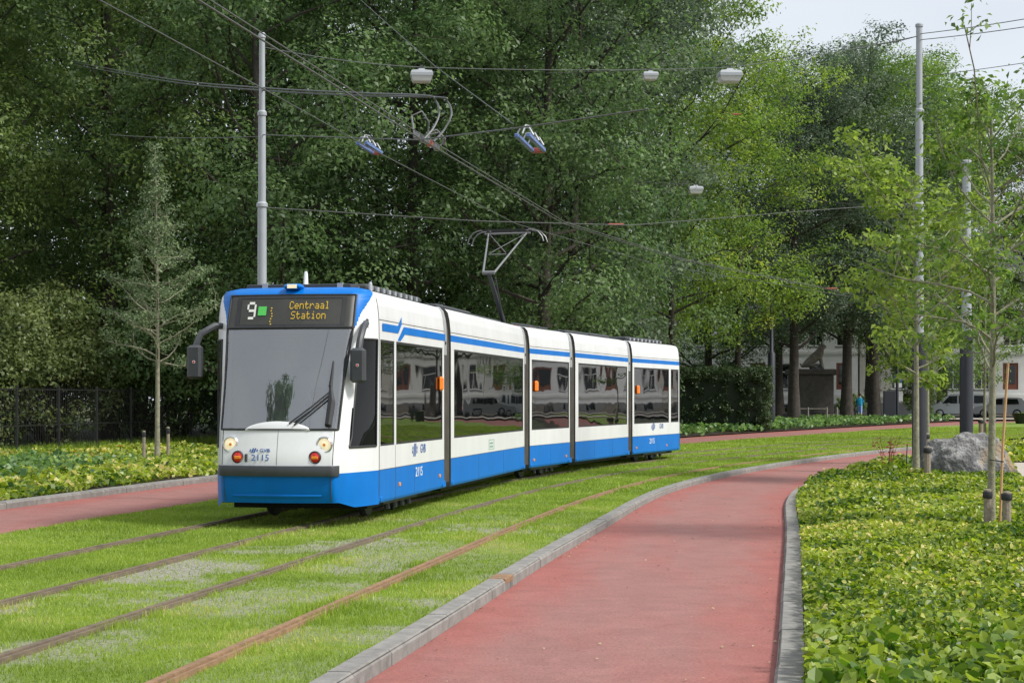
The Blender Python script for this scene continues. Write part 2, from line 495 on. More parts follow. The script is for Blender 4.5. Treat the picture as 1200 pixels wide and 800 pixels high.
# red cycle path asphalt: worn pinkish middle, redder margins, fine grain
def red_asphalt():
    m, nt, p = mat_nodes('red_asphalt')
    L = nt.links
    at_ = nd(nt, 'ShaderNodeAttribute', attribute_name='across')
    tc = nd(nt, 'ShaderNodeTexCoord')
    n1 = nd(nt, 'ShaderNodeTexNoise', Scale=0.9, Detail=5.0, Roughness=0.6)
    n2 = nd(nt, 'ShaderNodeTexNoise', Scale=38.0, Detail=5.0, Roughness=0.85)
    n3 = nd(nt, 'ShaderNodeTexVoronoi', Scale=160.0)
    mp = nd(nt, 'ShaderNodeMapping'); mp.inputs['Rotation'].default_value = (0, 0, R(10)); mp.inputs['Scale'].default_value = (1.6, .35, 1)
    L.new(tc.outputs['Object'], mp.inputs['Vector']); L.new(mp.outputs['Vector'], n1.inputs['Vector'])
    L.new(tc.outputs['Object'], n2.inputs['Vector']); L.new(tc.outputs['Object'], n3.inputs['Vector'])
    # wear = smooth bump across + noise
    wr = nd(nt, 'ShaderNodeValToRGB')
    e = wr.color_ramp.elements
    e[0].position = 0.03; e[0].color = (0, 0, 0, 1); e[1].position = 0.32; e[1].color = (1, 1, 1, 1)
    k = e.new(0.70); k.color = (1, 1, 1, 1); k = e.new(0.95); k.color = (0, 0, 0, 1)
    L.new(at_.outputs['Fac'], wr.inputs['Fac'])
    ad = nd(nt, 'ShaderNodeMath', operation='MULTIPLY_ADD'); ad.inputs[1].default_value = 2.6; ad.inputs[2].default_value = -1.3
    L.new(n1.outputs['Fac'], ad.inputs[0])
    s = nd(nt, 'ShaderNodeMath', operation='ADD', use_clamp=True)
    L.new(wr.outputs['Color'], s.inputs[0]); L.new(ad.outputs[0], s.inputs[1])
    mx = nd(nt, 'ShaderNodeMix', data_type='RGBA')
    mx.inputs[6].default_value = (0.325, 0.108, 0.092, 1)
    mx.inputs[7].default_value = (0.295, 0.138, 0.122, 1)
    L.new(s.outputs[0], mx.inputs[0])
    g = nd(nt, 'ShaderNodeValToRGB')
    g.color_ramp.elements[0].position = 0.3; g.color_ramp.elements[0].color = (0.55, 0.53, 0.53, 1)
    g.color_ramp.elements[1].position = 0.7; g.color_ramp.elements[1].color = (1.32, 1.32, 1.3, 1)
    L.new(n2.outputs['Fac'], g.inputs['Fac'])
    ml = nd(nt, 'ShaderNodeMix', data_type='RGBA', blend_type='MULTIPLY'); ml.inputs[0].default_value = 1.0
    L.new(mx.outputs[2], ml.inputs[6]); L.new(g.outputs['Color'], ml.inputs[7])
    n4 = nd(nt, 'ShaderNodeTexNoise', Scale=2.4, Detail=7.0, Roughness=0.75, Distortion=0.6)
    L.new(tc.outputs['Object'], n4.inputs['Vector'])
    st = nd(nt, 'ShaderNodeValToRGB'); st.color_ramp.elements[0].position = .34; st.color_ramp.elements[0].color = (.84, .82, .82, 1); st.color_ramp.elements[1].position = .62; st.color_ramp.elements[1].color = (1.06, 1.06, 1.06, 1)
    L.new(n4.outputs['Fac'], st.inputs['Fac'])
    m2 = nd(nt, 'ShaderNodeMix', data_type='RGBA', blend_type='MULTIPLY'); m2.inputs[0].default_value = 1.0
    L.new(ml.outputs[2], m2.inputs[6]); L.new(st.outputs['Color'], m2.inputs[7])
    L.new(m2.outputs[2], p.inputs['Base Color'])
    p.inputs['Roughness'].default_value = 0.85
    b = nd(nt, 'ShaderNodeBump', Strength=0.5, Distance=0.006)
    L.new(n3.outputs['Distance'], b.inputs['Height']); L.new(b.outputs['Normal'], p.inputs['Normal'])
    return m
M['red'] = red_asphalt()

def path(name, fa, fb, z, y0, y1):
    V, F, t = strip(fa, fb, y0, y1, 0.8, z, 9)
    me = new_mesh(name, V, F, [M['red']])
    a = me.attributes.new('across', 'FLOAT', 'POINT'); a.data.foreach_set('value', t.astype(np.float32))
    return tag(obj(name, me), kind='structure')
path('cycle_path', pathL, pathR, PZ, 4, 130)
path('cycle_path', leftN, leftF, PZ, 4, 130)

# lawn sheet with bare gravelly patches (attribute "bare")
def bare_mask(x, y):
    d = x - r4(y)              # lateral distance from the rail beside the kerb
    n = 0.55 * vnoise(x, y * 0.75, 0.75, 3) + 0.3 * vnoise(x, y, 0.25, 5) + 0.15 * vnoise(x, y, 0.08, 9)
    zone = np.where(d < -2.95, 0.0, np.where(d < 0.0, 0.72, np.where(d < 0.9, 0.55, 0.0)))
    fade = np.clip((30 - y) / 9, 0, 1)
    return .95 * np.clip((n - 0.41) * 4.2, 0, 1) * np.clip(zone * 1.5, 0, 1) * fade * np.clip(0.35 + 1.2 * vnoise(x, y, 2.2, 11), 0, 1)

def lawn_mat():
    m, nt, p = mat_nodes('lawn')
    L = nt.links
    a = nd(nt, 'ShaderNodeAttribute', attribute_name='bare')
    tc = nd(nt, 'ShaderNodeTexCoord')
    n1 = nd(nt, 'ShaderNodeTexNoise', Scale=1.3, Detail=6.0, Roughness=0.7)
    n2 = nd(nt, 'ShaderNodeTexNoise', Scale=40.0, Detail=4.0, Roughness=0.8)
    vo = nd(nt, 'ShaderNodeTexVoronoi', Scale=55.0)
    for n in (n1, n2, vo): L.new(tc.outputs['Object'], n.inputs['Vector'])
    rp = nd(nt, 'ShaderNodeValToRGB')
    rp.color_ramp.elements[0].position = 0.3; rp.color_ramp.elements[0].color = (0.12, 0.2, 0.02, 1)
    rp.color_ramp.elements[1].position = 0.7; rp.color_ramp.elements[1].color = (0.21, 0.29, 0.045, 1)
    L.new(n1.outputs['Fac'], rp.inputs['Fac'])
    gv = nd(nt, 'ShaderNodeValToRGB')
    gv.color_ramp.elements[0].color = (0.12, 0.11, 0.08, 1); gv.color_ramp.elements[1].color = (0.46, 0.44, 0.36, 1)
    L.new(vo.outputs['Color'], gv.inputs['Fac'])
    mx = nd(nt, 'ShaderNodeMix', data_type='RGBA')
    L.new(a.outputs['Fac'], mx.inputs[0]); L.new(rp.outputs['Color'], mx.inputs[6]); L.new(gv.outputs['Color'], mx.inputs[7])
    L.new(mx.outputs[2], p.inputs['Base Color'])
    p.inputs['Roughness'].default_value = 0.95
    b = nd(nt, 'ShaderNodeBump', Strength=0.8, Distance=0.03)
    L.new(n2.outputs['Fac'], b.inputs['Height']); L.new(b.outputs['Normal'], p.inputs['Normal'])
    return m
M['lawn'] = lawn_mat()
KW = 0.17
lawnR = lambda y: pathL(y) - KW
for nm, y0, y1, dy, nc in (('lawn', 4, 30, 0.1, 80), ('lawn', 30, 130, 0.8, 12)):
    V, F, t = strip(leftN, lawnR, y0, y1, dy, 0.0, nc)
    me = new_mesh(nm, V, F, [M['lawn']])
    a = me.attributes.new('bare', 'FLOAT', 'POINT')
    a.data.foreach_set('value', bare_mask(V[:, 0], V[:, 1]).astype(np.float32))
    tag(obj(nm, me), kind='structure')
    # cut face of the turf down to the path
mb = MB()
yy = np.linspace(4, 130, 160)
mb.loft([[(float(leftN(y)), y, float(rise(y)) + z) for z in (0.0, PZ - 0.04)] for y in yy], closed=False)
tag(mb.build('turf_edge', M['soil']), kind='structure')

# kerbs of separate stones
def offs(f, y, d):
    dx = float(f(y + 0.05) - f(y - 0.05)) / 0.1
    k = math.hypot(dx, 1)
    return float(f(y)) + d / k, y - d * dx / k
def kerb(f, y0, y1, d0, d1, zt, ln, mats, label, gaps=()):
    core = MB()
    ys_ = np.arange(y0, y1, 0.5)
    core.loft([[(*offs(f, y, d0 + .015 * np.sign(d1 - d0)), zt - .012 + float(rise(y))), (*offs(f, y, d1 - .015 * np.sign(d1 - d0)), zt - .012 + float(rise(y)))] for y in ys_], closed=False)
    core.loft([[(*offs(f, y, d0 + .012 * np.sign(d1 - d0)), zt - .012 + float(rise(y))), (*offs(f, y, d0 + .012 * np.sign(d1 - d0)), PZ - .05 + float(rise(y)))] for y in ys_], closed=False)
    root = tag(core.build('kerb', M['joint']), label, None, None, 'structure')
    y = y0
    while y < y1:
        ye = min(y + ln * random.uniform(.96, 1.04), y1)
        # slope-aware step so stones keep their length
        ye = y + (ye - y) / math.hypot(1, float(f(y + .5) - f(y - .5)))
        if any(a < (y + ye) / 2 < b for a, b in gaps):
            y = ye; continue
        g = 0.004
        dz, dd = random.uniform(-.003, .002), random.uniform(-.003, .003)
        rings = []
        for yy_ in (y + g, (y + ye) / 2, ye - g):
            z0 = float(rise(yy_))
            s = 1 if d1 > d0 else -1
            prof = [(d0 + dd, PZ - .05), (d0 + dd, zt - .03 + dz), (d0 + dd + s * .025, zt + dz), (d1 + dd, zt + dz), (d1 + dd, PZ - .05)]
            rings.append([(*offs(f, yy_, d), z + z0) for d, z in prof])
        m = MB(); m.loft(rings, closed=True, caps=True)
        m.build('kerb_stone', random.choice([M['kerb'], M['kerb'], M['kerb'], M['kerb2']]), root)
        y = ye
    return root
GY = 16.75       # rusty gully piece in the kerb
kerb(pathL, 7.0, 62, 0.0, -KW, 0.035, 1.0, None, 'grey concrete kerb between the grass track and the red path', gaps=((GY - .22, GY + .22),))
kerb(pathR, 7.0, 42, 0.0, 0.19, -0.005, 0.9, None, 'grey concrete kerb along the leafy bed')
kerb(leftF, 22, 62, 0.0, -0.24, 0.04, 1.0, None, 'grey kerb between the far red path and the bed by the fence')

# gully in the kerb
g = empty('gully_inlet', (*offs(pathL, GY, 0), 0), -math.atan(.17), 'rusty iron gully inlet set into the kerb', 'gully')
MB().box(-KW, .006, -.22, .22, -.02, .04, bev=.006).build('cover', M['steel_rust'], g)
MB().box(-KW, -.03, -.22, .22, -.13, -.022).build('box', M['black'], g)
for k in range(5):
    MB().box(-.03, .004, -.2 + k * .09, -.16 + k * .09, -.13, -.022).build('bar', M['kerb2'], g)

# rails
def rail(d, label, mat, y0=5, y1=105):
    ys_ = np.arange(y0, y1, 0.6)
    prof = [(-.07, -.06), (-.07, .012), (-.062, .020), (-.008, .020), (-.004, -.012), (.022, -.012), (.026, .014), (.05, .014), (.055, -.06)]
    rings = []
    for y in ys_:
        z0 = float(rise(y)) + 0.022
        rings.append([(*offs(r4, y, d + a), z + z0) for a, z in prof])
    m = MB(); m.loft(rings, closed=False)
    o = m.build('tram_rail', mat, smooth=False)
    return tag(o, label, 'rail', 'rails of the two grass tracks')
rail(0.0, 'rust brown rail closest to the kerb of the red path', M['steel_rust'])
rail(-1.435, 'grass grown rail of the empty track, on the tram side', M['steel_worn'])
rail(-2.87, 'rail running under the blue and white tram on its kerb side', M['steel_worn'])
rail(-4.305, 'rail running under the tram on the side of the far path', M['steel_worn'])

# grass blades
def grass():
    segs = [(8.5, 14, 3600, .0075, .050), (14, 21, 2200, .010, .055), (21, 32, 1100, .014, .06), (32, 50, 480, .024, .065), (50, 95, 170, .05, .07)]
    Vs, T = [], []
    for y0, y1, dens, w, h in segs:
        ym = (y0 + y1) / 2
        xa, xb = float(leftN(ym)) - 1, float(lawnR(ym)) + 1
        n = int((y1 - y0) * (xb - xa) * dens)
        y = rng.uniform(y0, y1, n); u = rng.random(n)
        a, b = np.maximum(leftN(y) - .02, -0.33 * y - 3.5), lawnR(y) + .02
        x = a + (b - a) * u
        keep = rng.random(n) < (b - a) / (xb - xa)
        bm = bare_mask(x, y)
        keep &= rng.random(n) > np.clip(bm * 1.15, 0, .88)
        d = x - r4(y)
        for dr in (0, -1.435, -2.87, -4.305):
            q = 0.97 if dr in (0,) else (0.5 if dr == -1.435 else 0.72)
            keep &= ~((np.abs(d - dr + .033) < .05) & (rng.random(n) < q + .14 * (vnoise(x, y, 1.5, 21) > .35)))
        x, y, d = x[keep], y[keep], d[keep]
        n = len(x)
        rough = vnoise(x, y, 1.8, 2)
        ht = h * .62 * rng.uniform(.5, 1.35, n) * (0.7 + .7 * rough)
        # longer tufts beside the rails
        for dr in (-2.87, -1.435, 0):
            side = np.exp(-((d - dr - .1) / .09) ** 2) + np.exp(-((d - dr + .12) / .09) ** 2)
            ht *= 1 + 0.9 * side * (vnoise(x, y, .5, 31) > .55)
        wd = w * rng.uniform(.7, 1.3, n)
        an = rng.uniform(0, 2 * np.pi, n)
        ln = ht * rng.uniform(.1, .8, n); la = rng.uniform(0, 2 * np.pi, n)
        p = np.stack([x, y, rise(y) - .004], -1)
        s = np.stack([np.cos(an) * wd / 2, np.sin(an) * wd / 2, 0 * an], -1)
        tip = p + np.stack([np.cos(la) * ln, np.sin(la) * ln, ht], -1)
        Vs.append(np.stack([p - s, p + s, tip], 1))
        t = .35 + .45 * (vnoise(x, y, 1.1, 4) - .5) + .3 * (vnoise(x, y, .3, 6) - .5) + rng.normal(0, .13, n)
        dry = (vnoise(x, y, .9, 14) > .62) & (d > -2.9) & (y < 30)
        t = np.where(dry, t + .2, t)
        T.append(np.clip(t + .22, 0, 1))
    me = quads_np('lawn_grass', np.concatenate(Vs), 3, M['grass'], {'tint': np.concatenate(T)})
    tag(obj('lawn_grass', me), 'short green grass growing between the tram rails', 'grass', None, 'stuff')
grass()

# bed soils, pavement, street
def poly_sheet(name, pts, z, mat):
    me = new_mesh(name, [(x, y, z + float(rise(y))) for x, y in pts], [tuple(range(len(pts)))], [mat])
    return tag(obj(name, me), kind='structure')
bedR0 = lambda y: pathR(y) + 0.19
V, F, t = strip(bedR0, lambda y: pathR(y) * 0 + np.maximum(.36 * y + 2, pathR(y) + 1), 4, 130, 1.5, -0.075, 8)
tag(obj('planting_bed', new_mesh('planting_bed', V, F, [M['soil']])), kind='structure')
V, F, t = strip(lambda y: leftF(y) - 14, lambda y: leftF(y) - .24, 4, 130, 1.5, -0.04, 8)
tag(obj('planting_bed', new_mesh('planting_bed', V, F, [M['soil']])), kind='structure')
poly_sheet('pavement', [(9.55, 32.4), (14, 31.3), (40, 31), (40, 47), (13.9, 47.6), (11.9, 40), (11.0, 36.6)], 0.0, M['pave'])
# street with parked cars in front of the houses
V, F, t = strip(lambda y: 0 * y + 29.0, lambda y: 0 * y + 140.0, 117, 131, 2.5, -0.03, 30)
V[:, 0] += (V[:, 1] - 117) * 0.1
tag(obj('street', new_mesh('street', V, F, [M['asphalt']])), kind='structure')
V, F, t = strip(lambda y: 0 * y + 10.0, lambda y: 0 * y + 140.0, 131, 137.5, 2.5, 0.06, 20)
tag(obj('pavement', new_mesh('pavement', V, F, [M['pave']])), kind='structure')
V, F, t = strip(lambda y: np.maximum(0 * y + 28.0, leftF(y) * 0 + 28), lambda y: 0 * y + 140.0, 113.0, 117, 2.5, 0.05, 20)
tag(obj('pavement', new_mesh('pavement', V, F, [M['pave']])), kind='structure')
# ------------------------------------------------------------------ the tram
P = [(-1.90, 24.39), (-1.142, 28.73), (-1.045, 29.2), (.2635, 36.35), (.385, 36.85), (1.354, 39.95), (1.50, 40.38), (3.098, 45.46), (3.24, 45.88), (4.908, 50.08)]
HW = 1.2
def sec_frame(a, b):
    dx, dy = b[0] - a[0], b[1] - a[1]
    L = math.hypot(dx, dy); th = math.atan2(dx, dy)
    v = (math.cos(th), -math.sin(th))
    return (a[0] - HW * v[0], a[1] - HW * v[1]), th, L
tram = empty('tram', (P[0][0] - 1.18, P[0][1] + .2, 0), -R(9.9), 'blue and white articulated tram with number 9 display on the grass track', 'tram')
tram_inv = (Matrix.Translation(tram.location) @ Matrix.Rotation(-R(9.9), 4, 'Z')).inverted()

def to_y(a, b, px):
    """distance along a section side where a sight line through column px meets it"""
    k = (px - 600) / F_PX
    dx, dy = b[0] - a[0], b[1] - a[1]
    t = (a[0] - k * a[1]) / (k * dy - dx)
    return t * math.hypot(dx, dy)

ZB, ZW0, ZW1, ZBL = .276, 1.10, 2.63, .762
UP = [(1.2, 2.63), (1.198, 2.755), (1.196, 2.866), (1.192, 2.96), (1.175, 3.12), (1.145, 3.25), (1.09, 3.315), (.95, 3.35), (.5, 3.375), (0, 3.38)]
UPM = [0, 1, 0, 0, 0, 0, 0, 2, 2]          # white, blue stripe, roof grey
def section_body(i, stripe=True):
    a, b = P[2 * i], P[2 * i + 1]
    o, th, L = sec_frame(a, b)
    W = Matrix.Translation((o[0], o[1], 0)) @ Matrix.Rotation(-th, 4, 'Z')
    m = MB()
    for s in (1, -1):
        low = [(s * 1.15, ZB), (s * 1.185, ZB + .012), (s * 1.2, ZB + .05), (s * 1.2, ZBL), (s * 1.2, ZW0)]
        for k in range(4):
            m.loft([[(x, y, z) for x, z in low[k:k + 2]] for y in (0, L)], 1 if k < 3 else 0, closed=False)
        m.add([(s * 1.2, 0, ZW0), (s * 1.2, L, ZW0), (s * 1.12, L, ZW0), (s * 1.12, 0, ZW0)], [(0, 1, 2, 3)], 0)
        m.add([(s * 1.2, 0, ZW1), (s * 1.2, L, ZW1), (s * 1.12, L, ZW1), (s * 1.12, 0, ZW1)], [(0, 1, 2, 3)], 0)
        for k in range(len(UP) - 1):
            mm = UPM[k] if (stripe or k != 1) else 0
            m.loft([[(s * x, y, z) for x, z in UP[k:k + 2]] for y in (0, L)], mm, closed=False)
    # end frames
    for y in (0, L):
        ring = [(1.15, ZB)] + [(1.2, ZB + .05), (1.2, 2.63)] + UP[1:]
        full = [(x, y, z) for x, z in ring] + [(-x, y, z) for x, z in reversed(ring[:-1])]
        inn = [(x * .9, y, .45 + (z - .45) * .9) for (x, _, z) in full]
        n = len(full)
        m.add(full + inn, [(k, (k + 1) % n, n + (k + 1) % n, n + k) for k in range(n)], 3)
    me = m.mesh('body', [M['white'], M['blue'], M['roofgrey'], M['bellows']], smooth=True, sharp=25)
    ob = obj('body_section', me, tram)
    ob.matrix_basis = tram_inv @ W
    return ob, a, b, L, W

def bar_box(par, name, x0, x1, y0, y1, z0, z1, mat, bev=0):
    return MB().box(x0, x1, y0, y1, z0, z1, bev=bev).build(name, mat, par)

sections = []
for i in range(5):
    ob, a, b, L, W = section_body(i, stripe=(i != 0))
    sections.append((ob, a, b, L, W))
    # panes (px columns of the right-hand side), posts between them
    cols = [[(445.8, 462.2), (464.4, 518.6)], [(532.2, 613.2)], [(623.2, 667)], [(677.8, 735)], [(743.2, 784), (786.2, 795.2)]][i]
    spans = [(to_y(a, b, c0), to_y(a, b, c1)) for c0, c1 in cols]
    spans = [(max(.02, s0), min(L - .02, s1)) for s0, s1 in spans]
    for s in (1, -1):
        edge = [0] + [v for sp in spans for v in sp] + [L]
        for k in range(0, len(edge), 2):
            if edge[k + 1] - edge[k] > .005:
                x0, x1 = sorted((s * 1.13, s * 1.199))
                bar_box(ob, 'window_post', x0, x1, edge[k] + .001, edge[k + 1] - .001, ZW0 + .001, ZW1 - .001, M['white'])
        for k, (s0, s1) in enumerate(spans):
            x0, x1 = sorted((s * 1.165, s * 1.188))
            bar_box(ob, 'window', x0, x1, s0 + .004, s1 - .004, ZW0 + .003, ZW1 - .003, M['side_glass'])
            # rubber seal round the pane
            mb = MB()
            x0, x1 = sorted((s * 1.187, s * 1.194))
            for y0, y1, z0, z1 in ((s0 + .003, s1 - .003, ZW0 + .002, ZW0 + .03), (s0 + .003, s1 - .003, ZW1 - .035, ZW1 - .002), (s0 + .002, s0 + .028, ZW0 + .031, ZW1 - .036), (s1 - .028, s1 - .002, ZW0 + .031, ZW1 - .036)):
                mb.box(x0, x1, y0, y1, z0, z1)
            mb.build('window_seal', M['rubber'], ob)
        # thin seams: roof panel line, skirt line, floor edge
        x0, x1 = sorted((s * 1.17, s * 1.1955))
        bar_box(ob, 'panel_seam', x0, x1, .01, L - .01, 2.905, 2.917, M['bellows'])
        x0, x1 = sorted((s * 1.18, s * 1.2015))
        bar_box(ob, 'skirt_seam', x0, x1, .01, L - .01, ZBL - .004, ZBL + .004, M['bellows'])
        for yy_ in (.05, L - .17):
            x0, x1 = sorted((s * 1.19, s * 1.215))
            bar_box(ob, 'skirt_bracket', x0, x1, yy_, yy_ + .12, ZB + .03, ZB + .10, M['blue'], bev=.01)
    for fr in ([.5] if L < 4.6 else [.33, .67]):
        bar_box(ob, 'skirt_joint', 1.19, 1.2018, L * fr - .003, L * fr + .003, ZB + .04, ZBL - .006, M['bellows'])
        bar_box(ob, 'roof_joint', 1.17, 1.1965, L * fr - .003, L * fr + .003, 2.64, 2.90, M['roofgrey'])
    # floor, ceiling and undercarriage seen through the glass and below
    bar_box(ob, 'floor', -1.12, 1.12, .02, L - .02, .34, .40, M['dark_grey'])
    bar_box(ob, 'ceiling', -1.1, 1.1, .02, L - .02, 2.66, 2.70, M['interior'])
    bar_box(ob, 'underframe', -1.0, 1.0, .1, L - .1, .20, .335, M['black'])
    # seats in pairs and grab poles
    y = .55
    while y < L - .6:
        for s in (1, -1):
            mb = MB()
            mb.box(s * .62 - .42, s * .62 + .42, y, y + .42, .82, .90, bev=.03)
            mb.box(s * .62 - .42, s * .62 + .42, y + .40, y + .47, .9, 1.5, bev=.03)
            mb.box(s * .62 - .2, s * .62 + .2, y + .1, y + .35, .40, .82)
            mb.build('seat', M['seat_blue'], ob)
        MB().tube([(.2, y + .45, .4), (.2, y + .45, 2.66)], .018, 6).build('grab_pole', M['amber'], ob)
        y += .82

# bogies under the first, third and fifth sections
for i, yc in ((0, 1.9), (2, sections[2][3] / 2), (4, sections[4][3] - 2.0)):
    ob = sections[i][0]
    mb = MB()
    mb.box(-1.06, 1.06, yc - 1.1, yc + 1.1, .22, .33)
    mb.box(.80, .90, yc - 1.05, yc + 1.05, .20, .32); mb.box(-.90, -.80, yc - 1.05, yc + 1.05, .20, .32)
    for k in range(4):
        mb.tube([(1.0, yc - .7 + .45 * k, .30), (1.02, yc - .7 + .45 * k, .13)], .045, 8)
    mb.build('bogie_frame', M['dark_grey'], ob)
    for yy_ in (yc - .8, yc + .8):
        for s in (1, -1):
            mb = MB()
            mb.lathe([(.02, s * .66), (.29, s * .66), (.30, s * .70), (.28, s * .76), (.1, s * .78), (.02, s * .78)], 20, c=(0, yy_, .315), axis='x')
            mb.build('wheel', M['dark_grey'], ob, smooth=True)

# bellows between the sections
def ring_at(i, end, inset):
    ob, a, b, L, W = sections[i]
    prof = [(1.2 - inset, .36), (1.2 - inset, 2.6), (1.18 - inset, 2.95), (1.13 - inset, 3.22), (1.0 - inset, 3.32), (.5, 3.35), (0, 3.355)]
    full = prof + [(-x, z) for x, z in reversed(prof[:-1])]
    return [tram_inv @ W @ Vector((x, L if end else 0, z)) for x, z in full]
for i in range(4):
    A0, A1 = ring_at(i, True, .03), ring_at(i, True, .09)
    B0, B1 = ring_at(i + 1, False, .03), ring_at(i + 1, False, .09)
    rings = []
    n = 9
    for k in range(n):
        t = .03 + .94 * k / (n - 1)
        a_, b_ = (A0, B0) if k % 2 == 0 else (A1, B1)
        rings.append([p.lerp(q, t) for p, q in zip(a_, b_)])
    mb = MB(); mb.loft(rings, closed=False)
    mb.build('bellows', M['bellows'], tram)
    # grey curved hood at the top of the joint, with a dark bolt
    oA, aA, bA, LA, WA = sections[i]
    for s in (1, -1):
        prof = [(1.206, 2.52), (1.206, 2.80), (1.203, 2.95), (1.185, 3.12), (1.15, 3.26), (1.08, 3.335)]
        rings = []
        for yy_, dx in ((LA + .03, 0.0), (LA + .03, -.03), (LA + .24, -.03), (LA + .24, 0)):
            rings.append([tram_inv @ WA @ Vector((s * (x + dx - .012), yy_, z)) for x, z in prof])
        MB().loft([rings[1], rings[0], rings[3], rings[2]], closed=False).build('joint_hood', M['alu'], tram)
    mb = MB()
    mb.lathe([(.03, 1.17), (.03, 1.204)], 10, axis='x', c=(0, LA + .13, 2.72))
    ob = mb.build('joint_bolt', M['black'], tram); ob.matrix_basis = tram_inv @ WA
    mb = MB(); mb.box(1.14, 1.196, LA + .05, LA + .18, 2.2, 2.519)
    ob = mb.build('joint_cover', M['dark_grey'], tram); ob.matrix_basis = tram_inv @ WA
    mb = MB(); mb.box(1.09, 1.17, LA + .04, LA + .3, .28, .40, bev=.01)
    ob = mb.build('joint_step', M['blue'], tram); ob.matrix_basis = tram_inv @ WA

# ---- cab shell, lofted: local x right, y back, z up; the body starts at y = 0
def yf(z):
    return float(np.interp(z, [.36, .5, .72, .87, 1.0, 1.36, 2.10, 2.77, 3.05, 3.2, 3.28, 3.34], [-1.24, -1.30, -1.335, -1.335, -1.32, -1.22, -.90, -.58, -.44, -.36, -.30, -.20]))
def wf(z):
    return float(np.interp(z, [.36, 1.0, 2.0, 2.8, 3.34], [.80, .805, .835, .895, .88]))
def ws(z):
    xs_ = [p[0] for p in UP[:7]]; zs_ = [p[1] for p in UP[:7]]
    return float(np.interp(z, [.276, .33, 2.63] + zs_[1:], [1.185, 1.2, 1.2] + xs_[1:]))
def bulge(z):
    return float(np.interp(z, [.36, 1.3, 3.3], [.10, .10, .07]))
NF, NC, NS = 14, 5, 22
def outline(z):
    """points from the centre of the front round to the right-hand seam, with a kind for each: f, c, s"""
    y0, w, s = yf(z), wf(z), ws(z)
    pts = []
    for k in range(NF + 1):
        t = k / NF
        pts.append(((w - .07) * t, y0 - bulge(z) * (1 - t * t)))
    A = Vector(pts[-1]); C = Vector((w, y0))
    d = Vector((s, 0.0)) - C
    B = C + d * (.10 / max(d.length, .12))
    for k in range(1, NC + 1):
        t = k / NC
        p = A * (1 - t) ** 2 + C * 2 * t * (1 - t) + B * t * t
        pts.append((p.x, p.y))
    E = Vector((s, 0.0))
    nrm = Vector((-(E - B).y, (E - B).x)); nrm = -nrm.normalized() * (.05 if z < 3.2 else .03)
    if nrm.x < 0: nrm = -nrm
    Q = (B + E) / 2 + nrm
    for k in range(1, NS + 1):
        t = k / NS
        p = B * (1 - t) ** 2 + Q * 2 * t * (1 - t) + E * t * t
        pts.append((p.x, p.y))
    return pts
zl = sorted(set([.36, .40, .5, .6, .70, ZBL, .87, 1.0, ZW0, 1.2, 1.3, 1.36] + list(np.linspace(1.36, 2.63, 14)[1:]) + [2.69, 2.77] + list(np.linspace(2.79, 3.30, 34)) + [3.315, 3.33]))
rows = [[(x, y, z) for x, y in outline(z)] for z in zl]
fullrows = [[(-x, y, zz) for x, y, zz in reversed(r[1:])] + r for r in rows]
NCOL = len(fullrows[0]); MID = NCOL // 2
# bottom of the side dips to the skirt height towards the body
for j in range(NCOL):
    k = abs(j - MID)
    f = max(0, min(1, (k - NF - NC) / (NS * .35)))
    x, y, z = fullrows[0][j]
    fullrows[0][j] = (x, y, .36 + (ZB - .36) * f)
shell, screen, sidew, disp_ = MB(), MB(), MB(), MB()
Vall = [p for r in fullrows for p in r]
groups = {'shell': ([], []), 'screen': [], 'win_r': [], 'win_l': [], 'disp': []}
for i in range(len(zl) - 1):
    zc = (zl[i] + zl[i + 1]) / 2
    for j in range(NCOL - 1):
        k = abs(j + .5 - MID)                 # column measured from the centre
        f = (i * NCOL + j, i * NCOL + j + 1, (i + 1) * NCOL + j + 1, (i + 1) * NCOL + j)
        side = 'win_r' if j >= MID else 'win_l'
        fr = (k - NF - NC) / NS               # 0 at the corner, 1 at the seam
        if k < NF + 4 and 1.36 < zc < 2.775:
            groups['screen'].append(f); continue
        if fr > .22 + .05 * (zc - 1.1) and fr < .91 and ZW0 < zc < 2.63:
            groups[side].append(f); continue
        if k < NF + 4 and 2.775 < zc < 3.25:
            groups['disp'].append(f); continue
        g = 0.0 if zc < 2.80 else float(np.interp(zc, [2.78, 2.80, 2.92, 3.02, 3.12, 3.20, 3.26, 3.33], [-1, .02, .10, .22, .42, .64, .84, 1.05]))
        blue = zc < ZBL or (zc > 2.775 and fr < g)
        groups['shell'][0].append(f); groups['shell'][1].append(1 if blue else 0)
def sub(name, faces, mats, fm=None, parent=None, smooth=True, sharp=40):
    used = sorted({v for f in faces for v in f}); ix = {v: n for n, v in enumerate(used)}
    me = new_mesh(name, [Vall[v] for v in used], [tuple(ix[v] for v in f) for f in faces], mats, fm, smooth, sharp)
    return obj(name, me, parent)
